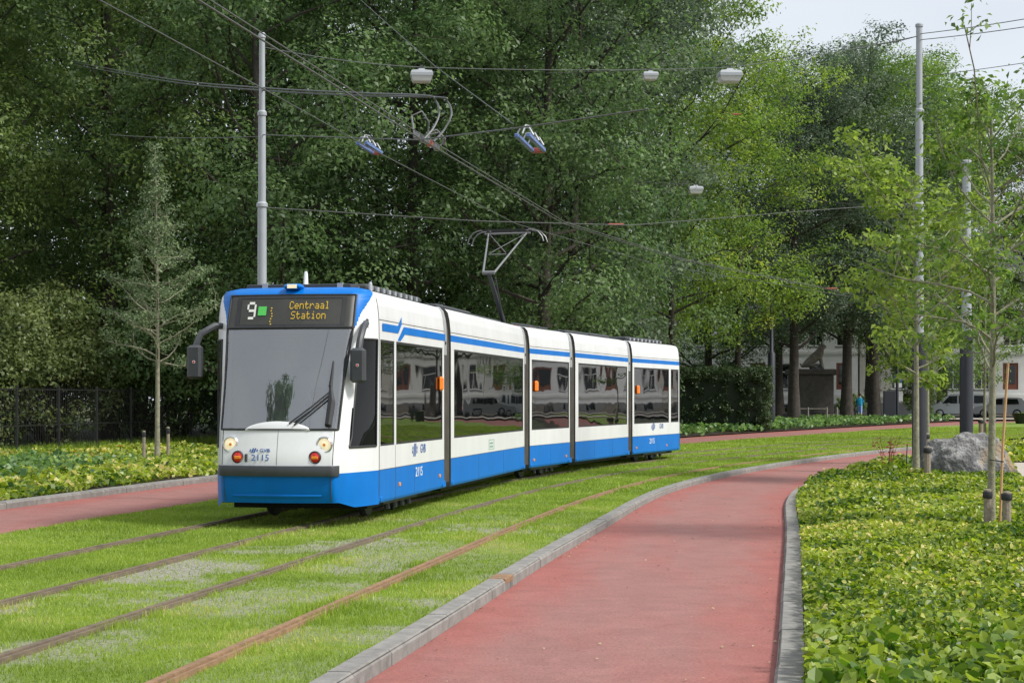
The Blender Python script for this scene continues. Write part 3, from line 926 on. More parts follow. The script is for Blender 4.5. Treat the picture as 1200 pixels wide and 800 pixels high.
def make_cab(front=True):
    root_W = sections[0][4] if front else sections[4][4] @ Matrix.Translation((0, sections[4][3], 0)) @ Matrix.Rotation(math.pi, 4, 'Z')
    fs, fm = groups['shell']
    cab = sub('cab', fs, [M['white'], M['blue']], fm, tram)
    cab.matrix_basis = tram_inv @ root_W
    sub('windscreen', groups['screen'], [M['windscreen']], None, cab)
    sub('cab_window', groups['win_r'], [M['cab_glass']], None, cab)
    sub('cab_window', groups['win_l'], [M['cab_glass']], None, cab)
    sub('destination_panel', groups['disp'], [M['panel_black']], None, cab)
    # roof of the cab
    top = fullrows[-1]
    mb = MB()
    inner = [(x * .8, y * .5 - .0, 3.37) for x, y, z in top]
    mb.loft([top, inner], closed=False)
    mb.poly(list(reversed(inner)))
    mb.build('cab_roof', M['blue'], cab, smooth=True)
    # black rubber round the windscreen and display
    mb = MB()
    def edge_pts(j, z0, z1, n=14):
        out = []
        for k in range(n + 1):
            z = z0 + (z1 - z0) * k / n
            o = outline(z)
            out.append(Vector((o[j][0], o[j][1], z)))
        return out
    jr = NF + 4
    for s in (1, -1):
        pts = [Vector((s * p.x, p.y - .004, p.z)) for p in edge_pts(jr, 1.36, 3.25)]
        mb.tube(pts, .019, 6)
    for z, r in ((1.36, .016), (2.775, .02), (3.25, .012)):
        o = outline(z)
        pts = [Vector((-x, y - .004, z)) for x, y in reversed(o[1:jr + 1])] + [Vector((x, y - .004, z)) for x, y in o[:jr + 1]]
        mb.tube(pts, r, 6)
    mb.build('windscreen_seal', M['rubber'], cab, smooth=True)
    # side window rubber
    mb = MB()
    for s in (1, -1):
        loop = []
        def jf(z): return NF + NC + round((.22 + .05 * (z - 1.1)) * NS + .49)
        jB = NF + NC + int(.91 * NS)
        for z in np.linspace(1.12, 2.6, 12):
            o = outline(z); j = jf(z); loop.append(Vector((s * (o[j][0] + .003), o[j][1] - .003, z)))
        o = outline(2.62)
        for j in range(jf(2.6), jB + 1): loop.append(Vector((s * (o[j][0] + .003), o[j][1] - .003, 2.62)))
        for z in np.linspace(2.6, 1.12, 12):
            o = outline(z); loop.append(Vector((s * (o[jB][0] + .003), o[jB][1] - .002, z)))
        o = outline(1.11)
        for j in range(jB, jf(1.12) - 1, -1): loop.append(Vector((s * (o[j][0] + .003), o[j][1] - .003, 1.11)))
        MB().tube(loop, .016, 5).build('cab_window_seal', M['rubber'], cab, smooth=True)
    # seams at the back of the cab
    for s in (1, -1):
        MB().tube([(s * (ws(z) + .002), 0, z) for z in np.linspace(.3, 3.3, 30)], .006, 5).build('cab_seam', M['bellows'], cab)
    # bumper
    mb = MB()
    o0 = outline(.8)
    path_ = [(-x, y) for x, y in reversed(o0[1:NF + NC + 2])] + o0[:NF + NC + 2]
    rings = []
    for x, y in path_:
        rings.append([(x * .98, y + .05, .725), (x * 1.01, y - .045, .73), (x * 1.012, y - .055, .76), (x * 1.012, y - .055, .84), (x * 1.01, y - .045, .868), (x * .98, y + .05, .872)])
    mb.loft(rings, closed=True, caps=True)
    mb.build('bumper', M['dark_grey'], cab, smooth=True, sharp=40)
    # arched top of the bonnet, standing a little proud of the screen foot
    mb = MB()
    rings = []
    for k in range(-16, 17):
        t = k / 16
        x = t * .46
        h = .115 * math.sqrt(max(0, 1 - t * t)) ** 1.3
        base = 1.345
        def fy(z):
            o = outline(z); return float(np.interp(abs(x), [q[0] for q in o[:NF + 1]], [q[1] for q in o[:NF + 1]]))
        rings.append([(x, fy(base) - .012, base), (x, fy(base + h * .5) - .022, base + h * .5 + .01), (x, fy(base + h) - .012, base + h + .012), (x, fy(base + h) + .02, base + h + .012)])
    mb.loft(rings, closed=False)
    mb.build('bonnet_arch', M['white'], cab, smooth=True)
    # valance lip and joints
    mb = MB()
    o0 = outline(.47)
    pl = [(-x * .93, y) for x, y in reversed(o0[1:NF])] + [(x * .93, y) for x, y in o0[:NF]]
    mb.loft([[(x, y - .004, .485), (x, y - .022, .46), (x, y - .004, .435)] for x, y in pl], closed=False)
    mb.build('valance_lip', M['blue'], cab, smooth=True)
    for s in (1, -1):
        MB().tube([(s * (outline(z)[NF + 1][0]), outline(z)[NF + 1][1] - .001, z) for z in np.linspace(.38, .72, 8)], .006, 5).build('front_seam', M['bellows'], cab)
        MB().tube([(s * (outline(z)[NF + 2][0]), outline(z)[NF + 2][1] - .001, z) for z in np.linspace(.88, 1.35, 8)], .006, 5).build('front_seam', M['bellows'], cab)
    MB().tube([(.02, yf(z) - bulge(z) - .0005, z) for z in np.linspace(.88, 1.45, 6)], .003, 4).build('front_seam', M['bellows'], cab)
    # lamps on the front
    def fpt(x, z):
        o = outline(z)
        return (x, float(np.interp(abs(x), [q[0] for q in o], [q[1] for q in o])), z)
    for s in (1, -1):
        x, y, z = fpt(s * .665, 1.155)
        lamp = MB().lathe([(.115, .03), (.118, -.01), (.10, -.028), (.092, -.022), (.092, .03)], 24, axis='y', c=(x, y, z)).build('headlight', M['chrome'], cab, smooth=True)
        MB().lathe([(.001, -.024), (.05, -.022), (.085, -.014), (.091, 0), (.091, .02)], 24, axis='y', c=(x, y, z)).build('headlight_lens', M['lens'], lamp, smooth=True)
        MB().lathe([(.001, -.03), (.02, -.03), (.022, -.02)], 12, axis='y', c=(x, y, z)).build('bulb', M['amber'], lamp, smooth=True)
        x, y, z = fpt(s * .545, .985)
        lamp = MB().lathe([(.086, .03), (.088, -.008), (.076, -.022), (.07, -.01), (.07, .03)], 20, axis='y', c=(x, y, z)).build('signal_light', M['rubber'], cab, smooth=True)
        MB().lathe([(.001, -.03), (.05, -.026), (.074, -.01), (.074, .02)], 20, axis='y', c=(x, y, z)).build('signal_lens', M['red_lens'], lamp, smooth=True)
        bx_ = MB().box(x - .045, x + .045, y - .034, y - .01, z - .025, z + .015, bev=.006).build('amber_lens', M['amber'], lamp)
    x, y, z = fpt(-.42, .98)
    MB().box(x - .018, x + .018, y - .03, y + .01, z - .06, z + .05, bev=.008).build('socket', M['dark_grey'], cab)
    return cab
cab = make_cab(True)
rear = make_cab(False)

# ---- lettering and emblems
def text_mesh(s, size, mat, sx=1.0, ext=.002):
    c = bpy.data.curves.new('txt', 'FONT')
    c.body = s; c.size = size; c.align_x = 'CENTER'; c.align_y = 'CENTER'; c.extrude = ext; c.resolution_u = 2
    o = bpy.data.objects.new('txt', c)
    me = bpy.data.meshes.new_from_object(o)
    bpy.data.objects.remove(o)
    me.materials.clear(); me.materials.append(mat)
    if sx != 1: me.transform(Matrix.Scale(sx, 4, (1, 0, 0)))
    return me
def front_text(name, s, size, mat, x, z, sx=1.0, off=.006, parent=cab):
    # on the front: text x -> local +x seen from the front means mirrored heading: viewer sees +x on the right
    o = outline(z); y = float(np.interp(abs(x), [q[0] for q in o], [q[1] for q in o]))
    dz = .05
    o2 = outline(z + dz); y2 = float(np.interp(abs(x), [q[0] for q in o2], [q[1] for q in o2]))
    tilt = math.atan2(y2 - y, dz)
    me = text_mesh(s, size, mat, sx)
    ob = obj(name, me, parent, (x, y - off, z), (R(90) - tilt, 0, 0))
    return ob
GLYPH = {'C': '01110 10001 10000 10000 10000 10001 01110', 'e': '00000 00000 01110 10001 11111 10000 01110', 'n': '00000 00000 11110 10001 10001 10001 10001',
         't': '01000 01000 11110 01000 01000 01001 00110', 'r': '00000 00000 10110 11001 10000 10000 10000', 'a': '00000 00000 01110 00001 01111 10001 01111',
         'l': '01100 00100 00100 00100 00100 00100 01110', 'S': '01111 10000 10000 01110 00001 00001 11110', 'i': '00100 00000 01100 00100 00100 00100 01110',
         'o': '00000 00000 01110 10001 10001 10001 01110', '9': '01110 10001 10001 01111 00001 00001 01110'}
def led_text(s_, x0, z0, px, pz, mat, fill=.86):
    """dot-matrix lettering on the display, x0 = left edge, z0 = bottom edge"""
    for n_, ch in enumerate(s_):
        mb = MB()
        for r_, row_ in enumerate(GLYPH[ch].split()):
            for c_, v_ in enumerate(row_):
                if v_ == '1':
                    xa, za = x0 + (n_ * 6 + c_) * px, z0 + (6 - r_) * pz
                    q = []
                    for x, z in ((xa, za), (xa + px * fill, za), (xa + px * fill, za + pz * fill), (xa, za + pz * fill)):
                        o = outline(z); q.append((x, float(np.interp(abs(x), [k[0] for k in o], [k[1] for k in o])) - .012, z))
                    mb.poly(q)
        mb.build('lettering', mat, cab)
led_text('9', -.64, 2.90, .027, .036, M['led_white'], 1.0)
led_text('Centraal', -.01, 3.045, .0122, .0158, M['led'], .9)
led_text('Station', .025, 2.90, .0122, .0158, M['led'], .9)
front_text('lettering', '2115', .125, M['blue_d'], -.215, .975, 1.05, .006)
front_text('lettering', 'GVB', .07, M['blue_d'], -.155, 1.075, 1.15, .008)
def emblem(h, w):
    """slanted double stroke with two dots, in the x-z plane"""
    mb = MB()
    for x0 in (-.16 * w, .12 * w):
        mb.poly([(x0 - .16 * w, 0, -.5 * h), (x0 + .02 * w, 0, -.5 * h), (x0 + .22 * w, 0, .5 * h), (x0 + .04 * w, 0, .5 * h)])
    for x0, z0 in ((-.42 * w, .16 * h), (-.48 * w, -.14 * h), (.42 * w, -.16 * h), (.46 * w, .14 * h)):
        mb.poly([(x0 - .1 * w, 0, z0 - .12 * h), (x0 + .08 * w, 0, z0 - .12 * h), (x0 + .12 * w, 0, z0 + .12 * h), (x0 - .06 * w, 0, z0 + .12 * h)])
    return mb.mesh('emblem', M['blue_d'])
em = emblem(1, 1)
x, z = -.315, 1.075
o_ = outline(z); y_ = float(np.interp(abs(x), [q[0] for q in o_], [q[1] for q in o_]))
e_ = obj('emblem', em, cab, (x, y_ - .008, z), (-R(8), 0, 0)); e_.scale = (.11, 1, .065)
# green block and thin amber marks of the display
def disp_quad(name, x0, x1, z0, z1, mat):
    def yy(x, z):
        o = outline(z); return float(np.interp(abs(x), [q[0] for q in o], [q[1] for q in o])) - .012
    MB().poly([(x0, yy(x0, z0), z0), (x1, yy(x1, z0), z0), (x1, yy(x1, z1), z1), (x0, yy(x0, z1), z1)]).build(name, mat, cab)
disp_quad('line_colour', -.47, -.345, 2.955, 3.085, M['led_green'])
for zz in np.linspace(2.82, 3.05, 7):
    disp_quad('led_mark', -.275 - .01 * math.sin(zz * 40), -.255 - .01 * math.sin(zz * 40), zz, zz + .018, M['led'])
# frame inside the display
mb = MB()
for x0, x1, z0, z1 in ((-.80, .80, 2.79, 2.825), (-.80, .80, 3.20, 3.24), (-.80, -.74, 2.826, 3.199), (.74, .80, 2.826, 3.199)):
    n = 8
    for k in range(n):
        xa, xb = x0 + (x1 - x0) * k / n, x0 + (x1 - x0) * (k + 1) / n
        def yy(x, z):
            o = outline(z); return float(np.interp(abs(x), [q[0] for q in o], [q[1] for q in o])) - .008
        mb.poly([(xa, yy(xa, z0), z0), (xb, yy(xb, z0), z0), (xb, yy(xb, z1), z1), (xa, yy(xa, z1), z1)])
mb.build('display_frame', M['rubber'], cab)

def side_item(i, px, z, fn):
    ob, a, b, L, W = sections[i]
    return fn(ob, to_y(a, b, px), z)
def side_text(s, size, mat, sx=1.0):
    def fn(ob, y, z):
        return obj('lettering', text_mesh(s, size, mat, sx), ob, (1.2035, y, z), (R(90), 0, R(90)))
    return fn
def side_box(name, w, h, d, mat, x=1.2, bev=.008):
    def fn(ob, y, z):
        return MB().box(x - .01, x + d, y - w / 2, y + w / 2, z - h / 2, z + h / 2, bev=bev).build(name, mat, ob)
    return fn
def side_emblem(sc):
    def fn(ob, y, z):
        o = obj('emblem', em, ob, (1.2035, y, z), (0, 0, R(90))); o.scale = (sc * 1.6, 1, sc); return o
    return fn
side_item(0, 486, .985, side_emblem(.2)); side_item(0, 495.5, .985, side_text('GVB', .2, M['blue_d'], 1.0))
side_item(0, 491, .63, side_text('2115', .21, M['white_print'], 1.15))
side_item(4, 765.5, 1.0, side_emblem(.2)); side_item(4, 775, 1.0, side_text('GVB', .2, M['blue_d'], 1.0))
side_item(4, 764, .60, side_text('2115', .21, M['white_print'], 1.15))
for i, px, z in ((0, 468, .50), (0, 515, .50), (2, 625.6, .45), (2, 663.2, .45), (4, 745.6, .45), (4, 781, .45)):
    side_item(i, px, z, side_box('marker_light', .07, .06, .018, M['amber']))
for i, px, z in ((0, 516.3, 2.03), (2, 628, 2.05), (4, 747.3, 2.02)):
    side_item(i, px, z, side_box('orange_box', .20, .24, .05, M['orange'], x=1.19, bev=.03))
# green framed notice on the second section
ob, a, b, L, W = sections[1]
y0 = to_y(a, b, 576)
mb = MB()
mb.box(1.1995, 1.2025, y0 - .26, y0 + .26, .99, 1.0); mb.box(1.1995, 1.2025, y0 - .26, y0 + .26, .81, .82)
mb.box(1.1995, 1.2025, y0 - .26, y0 - .24, .821, .989); mb.box(1.1995, 1.2025, y0 + .24, y0 + .26, .821, .989)
mb.build('notice_frame', M['green_print'], ob)
for z in (.93, .865):
    for k in range(5):
        MB().box(1.1995, 1.2025, y0 - .17 + k * .07, y0 - .125 + k * .07, z - .017, z + .017).build('notice_mark', M['green_print'], ob)
# blue stripe of the first section with its zigzag
ob, a, b, L, W = sections[0]
def yz(px, dz): return (to_y(a, b, px), dz)
def decal(name, pts, mat):
    mb = MB(); mb.poly([(1.2012 if z < 2.63 else 1.2045 - max(0, z - 2.86) * .06, y, z) for y, z in pts]); mb.build(name, mat, ob)
S0, S1 = 2.755, 2.866
decal('stripe', [yz(448, S0), yz(466.6, S0), yz(470.6, 2.895), yz(471, 3.01), yz(466.4, S1), yz(448, S1)], M['blue'])
decal('stripe', [yz(465.8, 2.645), yz(469.3, 2.645), yz(474.5, S0), yz(521.5, S0), yz(521.5, S1), yz(473.2, S1)], M['blue'])
# vertical door seams
for px in (463.3,):
    y0 = to_y(a, b, px)
    MB().box(1.195, 1.2025, y0 - .004, y0 + .004, .29, 1.095).build('door_seam', M['bellows'], ob)

# ---- mirrors
def mirror(s):
    mb = MB()
    base = Vector((s * 1.02, -.26, 2.82))
    if s > 0:
        arm = [base + Vector((.02, .06, .0)), base + Vector((.06, -.14, .02)), base + Vector((.06, -.36, -.06)), base + Vector((.04, -.50, -.24)), base + Vector((.03, -.54, -.36))]
    else:
        arm = [base, base + Vector((s * .13, -.12, .0)), base + Vector((s * .30, -.26, -.12)), base + Vector((s * .36, -.32, -.3))]
    mb.tube(arm, [.045, .05, .05, .048, .05], 8) if len(arm) == 5 else mb.tube(arm, [.045, .05, .05, .05], 8)
    a_ = mb.build('mirror_arm', M['dark_grey'], cab, smooth=True)
    if s > 0:
        MB().box(base.x - .02, base.x + .07, base.y - .02, base.y + .2, 2.62, 2.92, bev=.02).build('mirror_mount', M['rubber'], a_)
    e = arm[-1]
    MB().box(e.x - .11, e.x + .10, e.y - .10, e.y + .08, e.z - .46, e.z + .02, bev=.035).build('mirror_housing', M['dark_grey'], a_, smooth=True)
    MB().box(e.x - .08, e.x + .07, e.y + .078, e.y + .088, e.z - .42, e.z - .03).build('mirror_glass', M['chrome'], a_)
    mk = MB().lathe([(.001, -.004), (.022, -.004), (.022, .006)], 12, axis='y', c=(e.x, e.y - .10, e.z - .22)).build('mirror_mark', M['white_print'], a_)
    MB().lathe([(.001, -.006), (.016, -.006), (.016, 0)], 12, axis='y', c=(e.x, e.y - .10, e.z - .22)).build('mirror_dot', M['red_lens'], a_)
mirror(1); mirror(-1)

# ---- wipers
def scr(x, z, off=.03):
    o = outline(z); return Vector((x, float(np.interp(abs(x), [q[0] for q in o], [q[1] for q in o])) - off, z))
MB().tube([scr(.70, 1.42), scr(.72, 1.75), scr(.69, 1.98)], [.05, .055, .02], 6).tube([scr(.69, 1.95), scr(.70, 2.3)], [.03, .012], 6).build('wiper_motor', M['rubber'], cab)
mb = MB()
mb.tube([scr(.70, 1.88, .05), scr(.45, 1.66, .05), scr(.17, 1.44, .04)], .012, 5)
mb.tube([scr(.70, 1.82, .05), scr(.47, 1.62, .05), scr(.24, 1.42, .04)], .012, 5)
mb.build('wiper_arm', M['rubber'], cab)

# ---- cab interior: console, rear wall, seat and driver
MB().box(-.78, .78, -1.12, -.72, .9, 1.30, bev=.05).build('console', M['dark_grey'], cab)
MB().box(-1.1, 1.1, .35, .39, .4, 2.9).build('cab_wall', M['interior'], cab)
MB().box(-.8, .8, -.9, .4, .42, .46).build('cab_floor', M['dark_grey'], cab)
MB().box(-.8, .8, -.5, .4, 2.72, 2.76).build('cab_ceiling', M['interior'], cab)
MB().box(-.55, -.30, .30, .348, .6, 2.5).build('cab_pillar', M['white'], cab)
mb = MB(); mb.box(.05, .55, -.25, .2, .85, .97, bev=.03); mb.box(.05, .55, .14, .24, .97, 1.75, bev=.04); mb.box(.17, .43, .15, .22, 1.75, 1.95, bev=.03)
mb.build('driver_seat', M['seat_blue'], cab)

# ---- roof equipment
tr = cab
MB().box(-.13, .13, -.40, -.12, 3.33, 3.41, bev=.03).build('lamp_hump', M['blue'], tr)
MB().box(-.07, .07, -.408, -.385, 3.345, 3.40).build('roof_lamp', M['lens'], tr)
mb = MB(); mb.lathe([(.12, 3.372), (.12, 3.40), (.05, 3.43), (.035, 3.45), (.028, 3.60), (.018, 3.63)], 12, c=(.04, .25, 0)); mb.build('antenna', M['white_print'], sections[0][0], smooth=True)
mb = MB(); mb.lathe([(.028, 3.2), (.028, 3.42), (.018, 3.445), (.002, 3.45)], 10, c=(1.07, .01, 0)); mb.build('roof_rod', M['alu'], sections[0][0], smooth=True)
for i, boxes in enumerate([[(-.9, .9, .5, 4.0, 3.46)], [(-.85, .85, .5, 3.4, 3.44), (-.8, .8, 3.8, 6.6, 3.42)], [(-.5, .5, 1.6, 2.9, 3.44)], [(-.85, .85, .5, 2.6, 3.43), (-.8, .8, 2.9, 4.9, 3.45)], [(-.9, .9, .4, 3.6, 3.47)]]):
    ob = sections[i][0]
    for x0, x1, y0, y1, z1 in boxes:
        MB().box(x0, x1, y0, y1, 3.365, z1, bev=.03).build('roof_unit', M['dark_grey'], ob)
ob = sections[0][0]
MB().box(-.78, .78, .02, .45, 3.372, 3.43, bev=.01).build('roof_unit', M['dark_grey'], ob)
for x in (-.5, .62):
    MB().box(x - .04, x + .04, .0, .1, 3.375, 3.44).build('roof_clip', M['alu'], ob)
for i in (0, 4):
    for k in range(9):
        MB().box(.86, .93, .6 + k * .36, .72 + k * .36, 3.372, 3.44).build('roof_clip', M['alu' if k % 2 else 'roofgrey'], sections[i][0])
MB().tube([(.1, .3, 3.40), (.3, .25, 3.43), (.6, .3, 3.42), (.85, .6, 3.4)], .012, 5).build('roof_cable', M['wire'], ob)
for i in (1, 2, 3):
    L = sections[i][3]
    MB().tube([(.7, .2, 3.42), (.7, L - .2, 3.42)], .02, 6).build('roof_rail', M['dark_grey'], sections[i][0])
# roof seams by door
# ---- pantograph on the third section
pg = sections[2][0]
yb = 1.85
parts = empty('pantograph'); parts.parent = tram
parts.matrix_basis = tram_inv @ sections[2][4]
def ptube(name, pts, r, mat, n=8):
    return MB().tube(pts, r, n).build(name, mat, parts, smooth=True)
mb = MB(); mb.box(-.45, .45, yb - .5, yb + .45, 3.40, 3.44); mb.box(-.5, -.44, yb - .6, yb + .6, 3.44, 3.48); mb.box(.44, .5, yb - .6, yb + .6, 3.44, 3.48)
mb.build('base_frame', M['dark_grey'], parts)
for sx in (-.47, .47):
    for sy in (-.55, .55):
        MB().lathe([(.03, 3.36), (.05, 3.38), (.03, 3.40), (.05, 3.42), (.03, 3.44)], 10, c=(sx, yb + sy, 0)).build('insulator', M['ins_red'], parts, smooth=True)
KN = Vector((0, yb - 1.05, 4.58)); HD = Vector((0, yb + .35, 5.60))
ptube('lower_arm', [(0, yb + .1, 3.48), (0, yb + .02, 3.56), KN], [.06, .06, .05], M['dark_grey'])
ptube('guide_rod', [(.12, yb - .3, 3.48), KN + Vector((.12, .12, -.1))], .018, M['dark_grey'])
ptube('knee', [KN + Vector((-.14, 0, 0)), KN + Vector((.14, 0, 0))], .045, M['panto'])
for s in (1, -1):
    ptube('upper_arm', [KN + Vector((s * .13, 0, 0)), HD + Vector((s * .46, 0, -.02))], [.025, .02], M['panto'])
ptube('upper_brace', [KN.lerp(HD + Vector((.46, 0, 0)), .45), KN.lerp(HD + Vector((-.46, 0, 0)), .45)], .012, M['panto'])
ptube('upper_brace', [KN.lerp(HD + Vector((.40, 0, 0)), .48), HD + Vector((-.42, 0, -.04))], .008, M['panto'])
ptube('upper_brace', [KN.lerp(HD + Vector((-.40, 0, 0)), .48), HD + Vector((.42, 0, -.04))], .008, M['panto'])
ptube('head_tube', [HD + Vector((-.55, 0, -.02)), HD + Vector((.55, 0, -.02))], .022, M['panto'])
for dy in (-.16, .16):
    mb = MB(); mb.box(-.55, .55, yb + .35 + dy - .02, yb + .35 + dy + .02, 5.635, 5.665)
    mb.build('contact_strip', M['rubber'], parts)
    for s in (1, -1):
        c = HD + Vector((0, dy, .05))
        ptube('horn', [c + Vector((s * .52, 0, 0)), c + Vector((s * .66, 0, -.01)), c + Vector((s * .78, 0, -.06)), c + Vector((s * .87, 0, -.16)), c + Vector((s * .91, 0, -.28))], .014, M['panto'], 6)
for s in (1, -1):
    ptube('head_link', [HD + Vector((s * .45, -.16, .05)), HD + Vector((s * .45, .16, .05))], .015, M['panto'], 6)
def lean(c_, k):
    # the nose points a little further into the bend than the body behind it
    done = set()
    for o in [c_] + list(c_.children_recursive):
        Mx = Matrix.Identity(4)
        q = o
        while q is not c_:
            Mx = q.matrix_basis @ Mx; q = q.parent
        if o.data is None or o.data.name in done: continue
        if o.data.users > 1:
            o.location.x += k * max(0, -o.location.y); continue
        done.add(o.data.name)
        inv = Mx.inverted()
        for v in o.data.vertices:
            p = Mx @ v.co
            p.x += k * max(0, -p.y)
            v.co = inv @ p
        o.data.update()
lean(cab, .08)
for c_ in (cab, rear):
    ml = c_.matrix_basis.copy()
    for ch in list(c_.children):
        if len(ch.children):
            keep = ch.matrix_basis.copy()
            ch.parent = tram
            ch.matrix_basis = ml @ keep
# ------------------------------------------------------------------ vegetation
def unit(n):
    v = rng.normal(size=(n, 3)); return v / np.linalg.norm(v, axis=1, keepdims=True)

def leaf_quads(c, size, nrm, aspect=.55, fold=.15):
    """rhombic leaves round centres c, lying in planes with normals nrm"""
    n = len(c)
    a = np.cross(nrm, unit(n)); a /= np.linalg.norm(a, axis=1, keepdims=True) + 1e-9
    b = np.cross(nrm, a)
    s = size[:, None]
    tip, base = c + a * s * .5, c - a * s * .5
    l = c + b * s * aspect * .5 + nrm * s * fold - a * s * .08
    r = c - b * s * aspect * .5 + nrm * s * fold - a * s * .08
    return np.stack([base, r, tip, l], 1)

def tree_meshes(name, seed, H, base, Rc, mat, n_limbs=18, n_sub=6, per=60, leaf=.17, clump=.75, trunk_r=.28, top_frac=.9, shape='round', bark=None, up=.55, droop=0.0, sparse=1.0, trunk_bend=.3, shell=.3, flat=.62, twig=1):
    """returns (trunk mesh, crown mesh); local base at z = 0"""
    global rng
    rng = np.random.default_rng(seed)
    mb = MB()
    bend = rng.normal(0, trunk_bend, 2)
    def tp(t):
        return np.array([bend[0] * t * t + .12 * math.sin(5 * t + seed) * trunk_bend, bend[1] * t * t + .12 * math.cos(4 * t + seed) * trunk_bend, H * top_frac * t])
    ts = np.linspace(0, 1, 9)
    mb.tube([tp(t) for t in ts], [trunk_r * (1.35 if t == 0 else 1) * (1 - .88 * t) + .012 for t in ts], 9)
    cl, cw = [], []
    for i in range(n_limbs):
        f = (i + .5) / n_limbs
        f = f + rng.normal(0, .02)
        hz = base + (H * top_frac - base) * np.clip(f, 0, .98)
        p0 = tp(np.clip(hz / (H * top_frac), 0, 1))
        fr = np.clip((hz - base) / (H - base), 0, 1)
        if shape == 'round': rad = Rc * math.sqrt(max(.05, 1 - (2 * (fr * .9 + .05) - .9) ** 2 * .9)) * (1.0 if fr < .75 else .8)
        elif shape == 'cone': rad = Rc * max(.06, (1 - fr) ** 1.25) * (.75 if fr < .08 else 1)
        elif shape == 'column': rad = Rc * math.sqrt(max(.03, 1 - (2 * fr - .9) ** 2 * .8))
        else: rad = Rc * (.75 + .25 * math.sin(fr * 3))
        rad *= rng.uniform(.72, 1.12)
        az = i * 2.399 + rng.normal(0, .35)
        el = up * (.5 + .9 * fr) + rng.normal(0, .12) - droop * (1 - fr)
        d = np.array([math.cos(az) * math.cos(el), math.sin(az) * math.cos(el), math.sin(el)])
        ln = rad / max(.35, math.cos(el))
        pts = [p0]
        dd = d.copy()
        for k in range(4):
            dd = dd + rng.normal(0, .16, 3); dd[2] += .05 - droop * .25; dd /= np.linalg.norm(dd)
            pts.append(pts[-1] + dd * ln / 4)
        r0 = max(.02 if trunk_r > .15 else .006, trunk_r * .34 * (1 - .7 * fr))
        mb.tube(pts, [r0 * (1 - .2 * k) + .006 for k in range(5)], 5, caps=False)
        for k in range(n_sub):
            t = .3 + .7 * (k + rng.random()) / n_sub
            q = t * 4; j = min(3, int(q)); pp = pts[j] + (pts[j + 1] - pts[j]) * (q - j)
            sd = dd * .6 + unit(1)[0] * .9; sd[2] = sd[2] * .6 + .12 - droop * .3; sd /= np.linalg.norm(sd)
            sl = rad * rng.uniform(.18, .42)
            e = pp + sd * sl
            mb.tube([pp, pp + sd * sl * .5 + rng.normal(0, .04, 3), e], [r0 * .35 + .004, r0 * .22 + .003, .004], 4, caps=False)
            kf = 1.0 if shape != 'cone' else max(.2, min(1.0, rad / Rc * 1.5))
            cl.append(e); cw.append(kf)
            cl.append(pp + sd * sl * .55); cw.append(.7 * kf)
        cl.append(pts[-1]); cw.append(1.0 if shape != 'cone' else .4)
    cl = np.array(cl); cw = np.array(cw)
    trunk = mb.mesh(name + '_trunk', bark or M['bark'], smooth=True, sharp=60)
    C, S, T, N = [], [], [], []
    for c, w in zip(cl, cw):
        n = max(4, int(per * w * sparse * rng.uniform(.6, 1.35)))
        nt_ = max(2, int(n / twig))
        u = unit(nt_)
        u = u[(u[:, 2] > -.35) | (rng.random(nt_) < .45)]; nt_ = len(u)
        if nt_ == 0: continue
        cr = clump * rng.uniform(.65, 1.3)
        rr = (rng.random(nt_) ** shell)[:, None]
        lump = 1 + .22 * np.sin(u[:, :1] * 5 + c[0] * 3) * np.cos(u[:, 1:2] * 4 + c[1])
        tw = c + u * rr * lump * np.array([cr, cr, cr * flat])
        tn = unit(nt_) * .5 + np.array([0, 0, .45]) + u * .85
        tt = rng.normal(.45, .17) + rng.normal(0, .15, nt_)
        k = np.repeat(np.arange(nt_), int(round(twig)))
        m_ = len(k)
        p = tw[k] + rng.normal(0, leaf * (1.15 if twig > 1 else .0), (m_, 3)) * np.array([1, 1, .7])
        nn = tn[k] + unit(m_) * .55
        C.append(p); S.append(leaf * rng.uniform(.6, 1.3, m_))
        T.append(np.clip(tt[k] + rng.normal(0, .07, m_), 0, 1))
        N.append(nn / np.linalg.norm(nn, axis=1, keepdims=True))
    crown = quads_np(name + '_crown', leaf_quads(np.concatenate(C), np.concatenate(S), np.concatenate(N)), 4, mat, {'tint': np.concatenate(T)})
    return trunk, crown

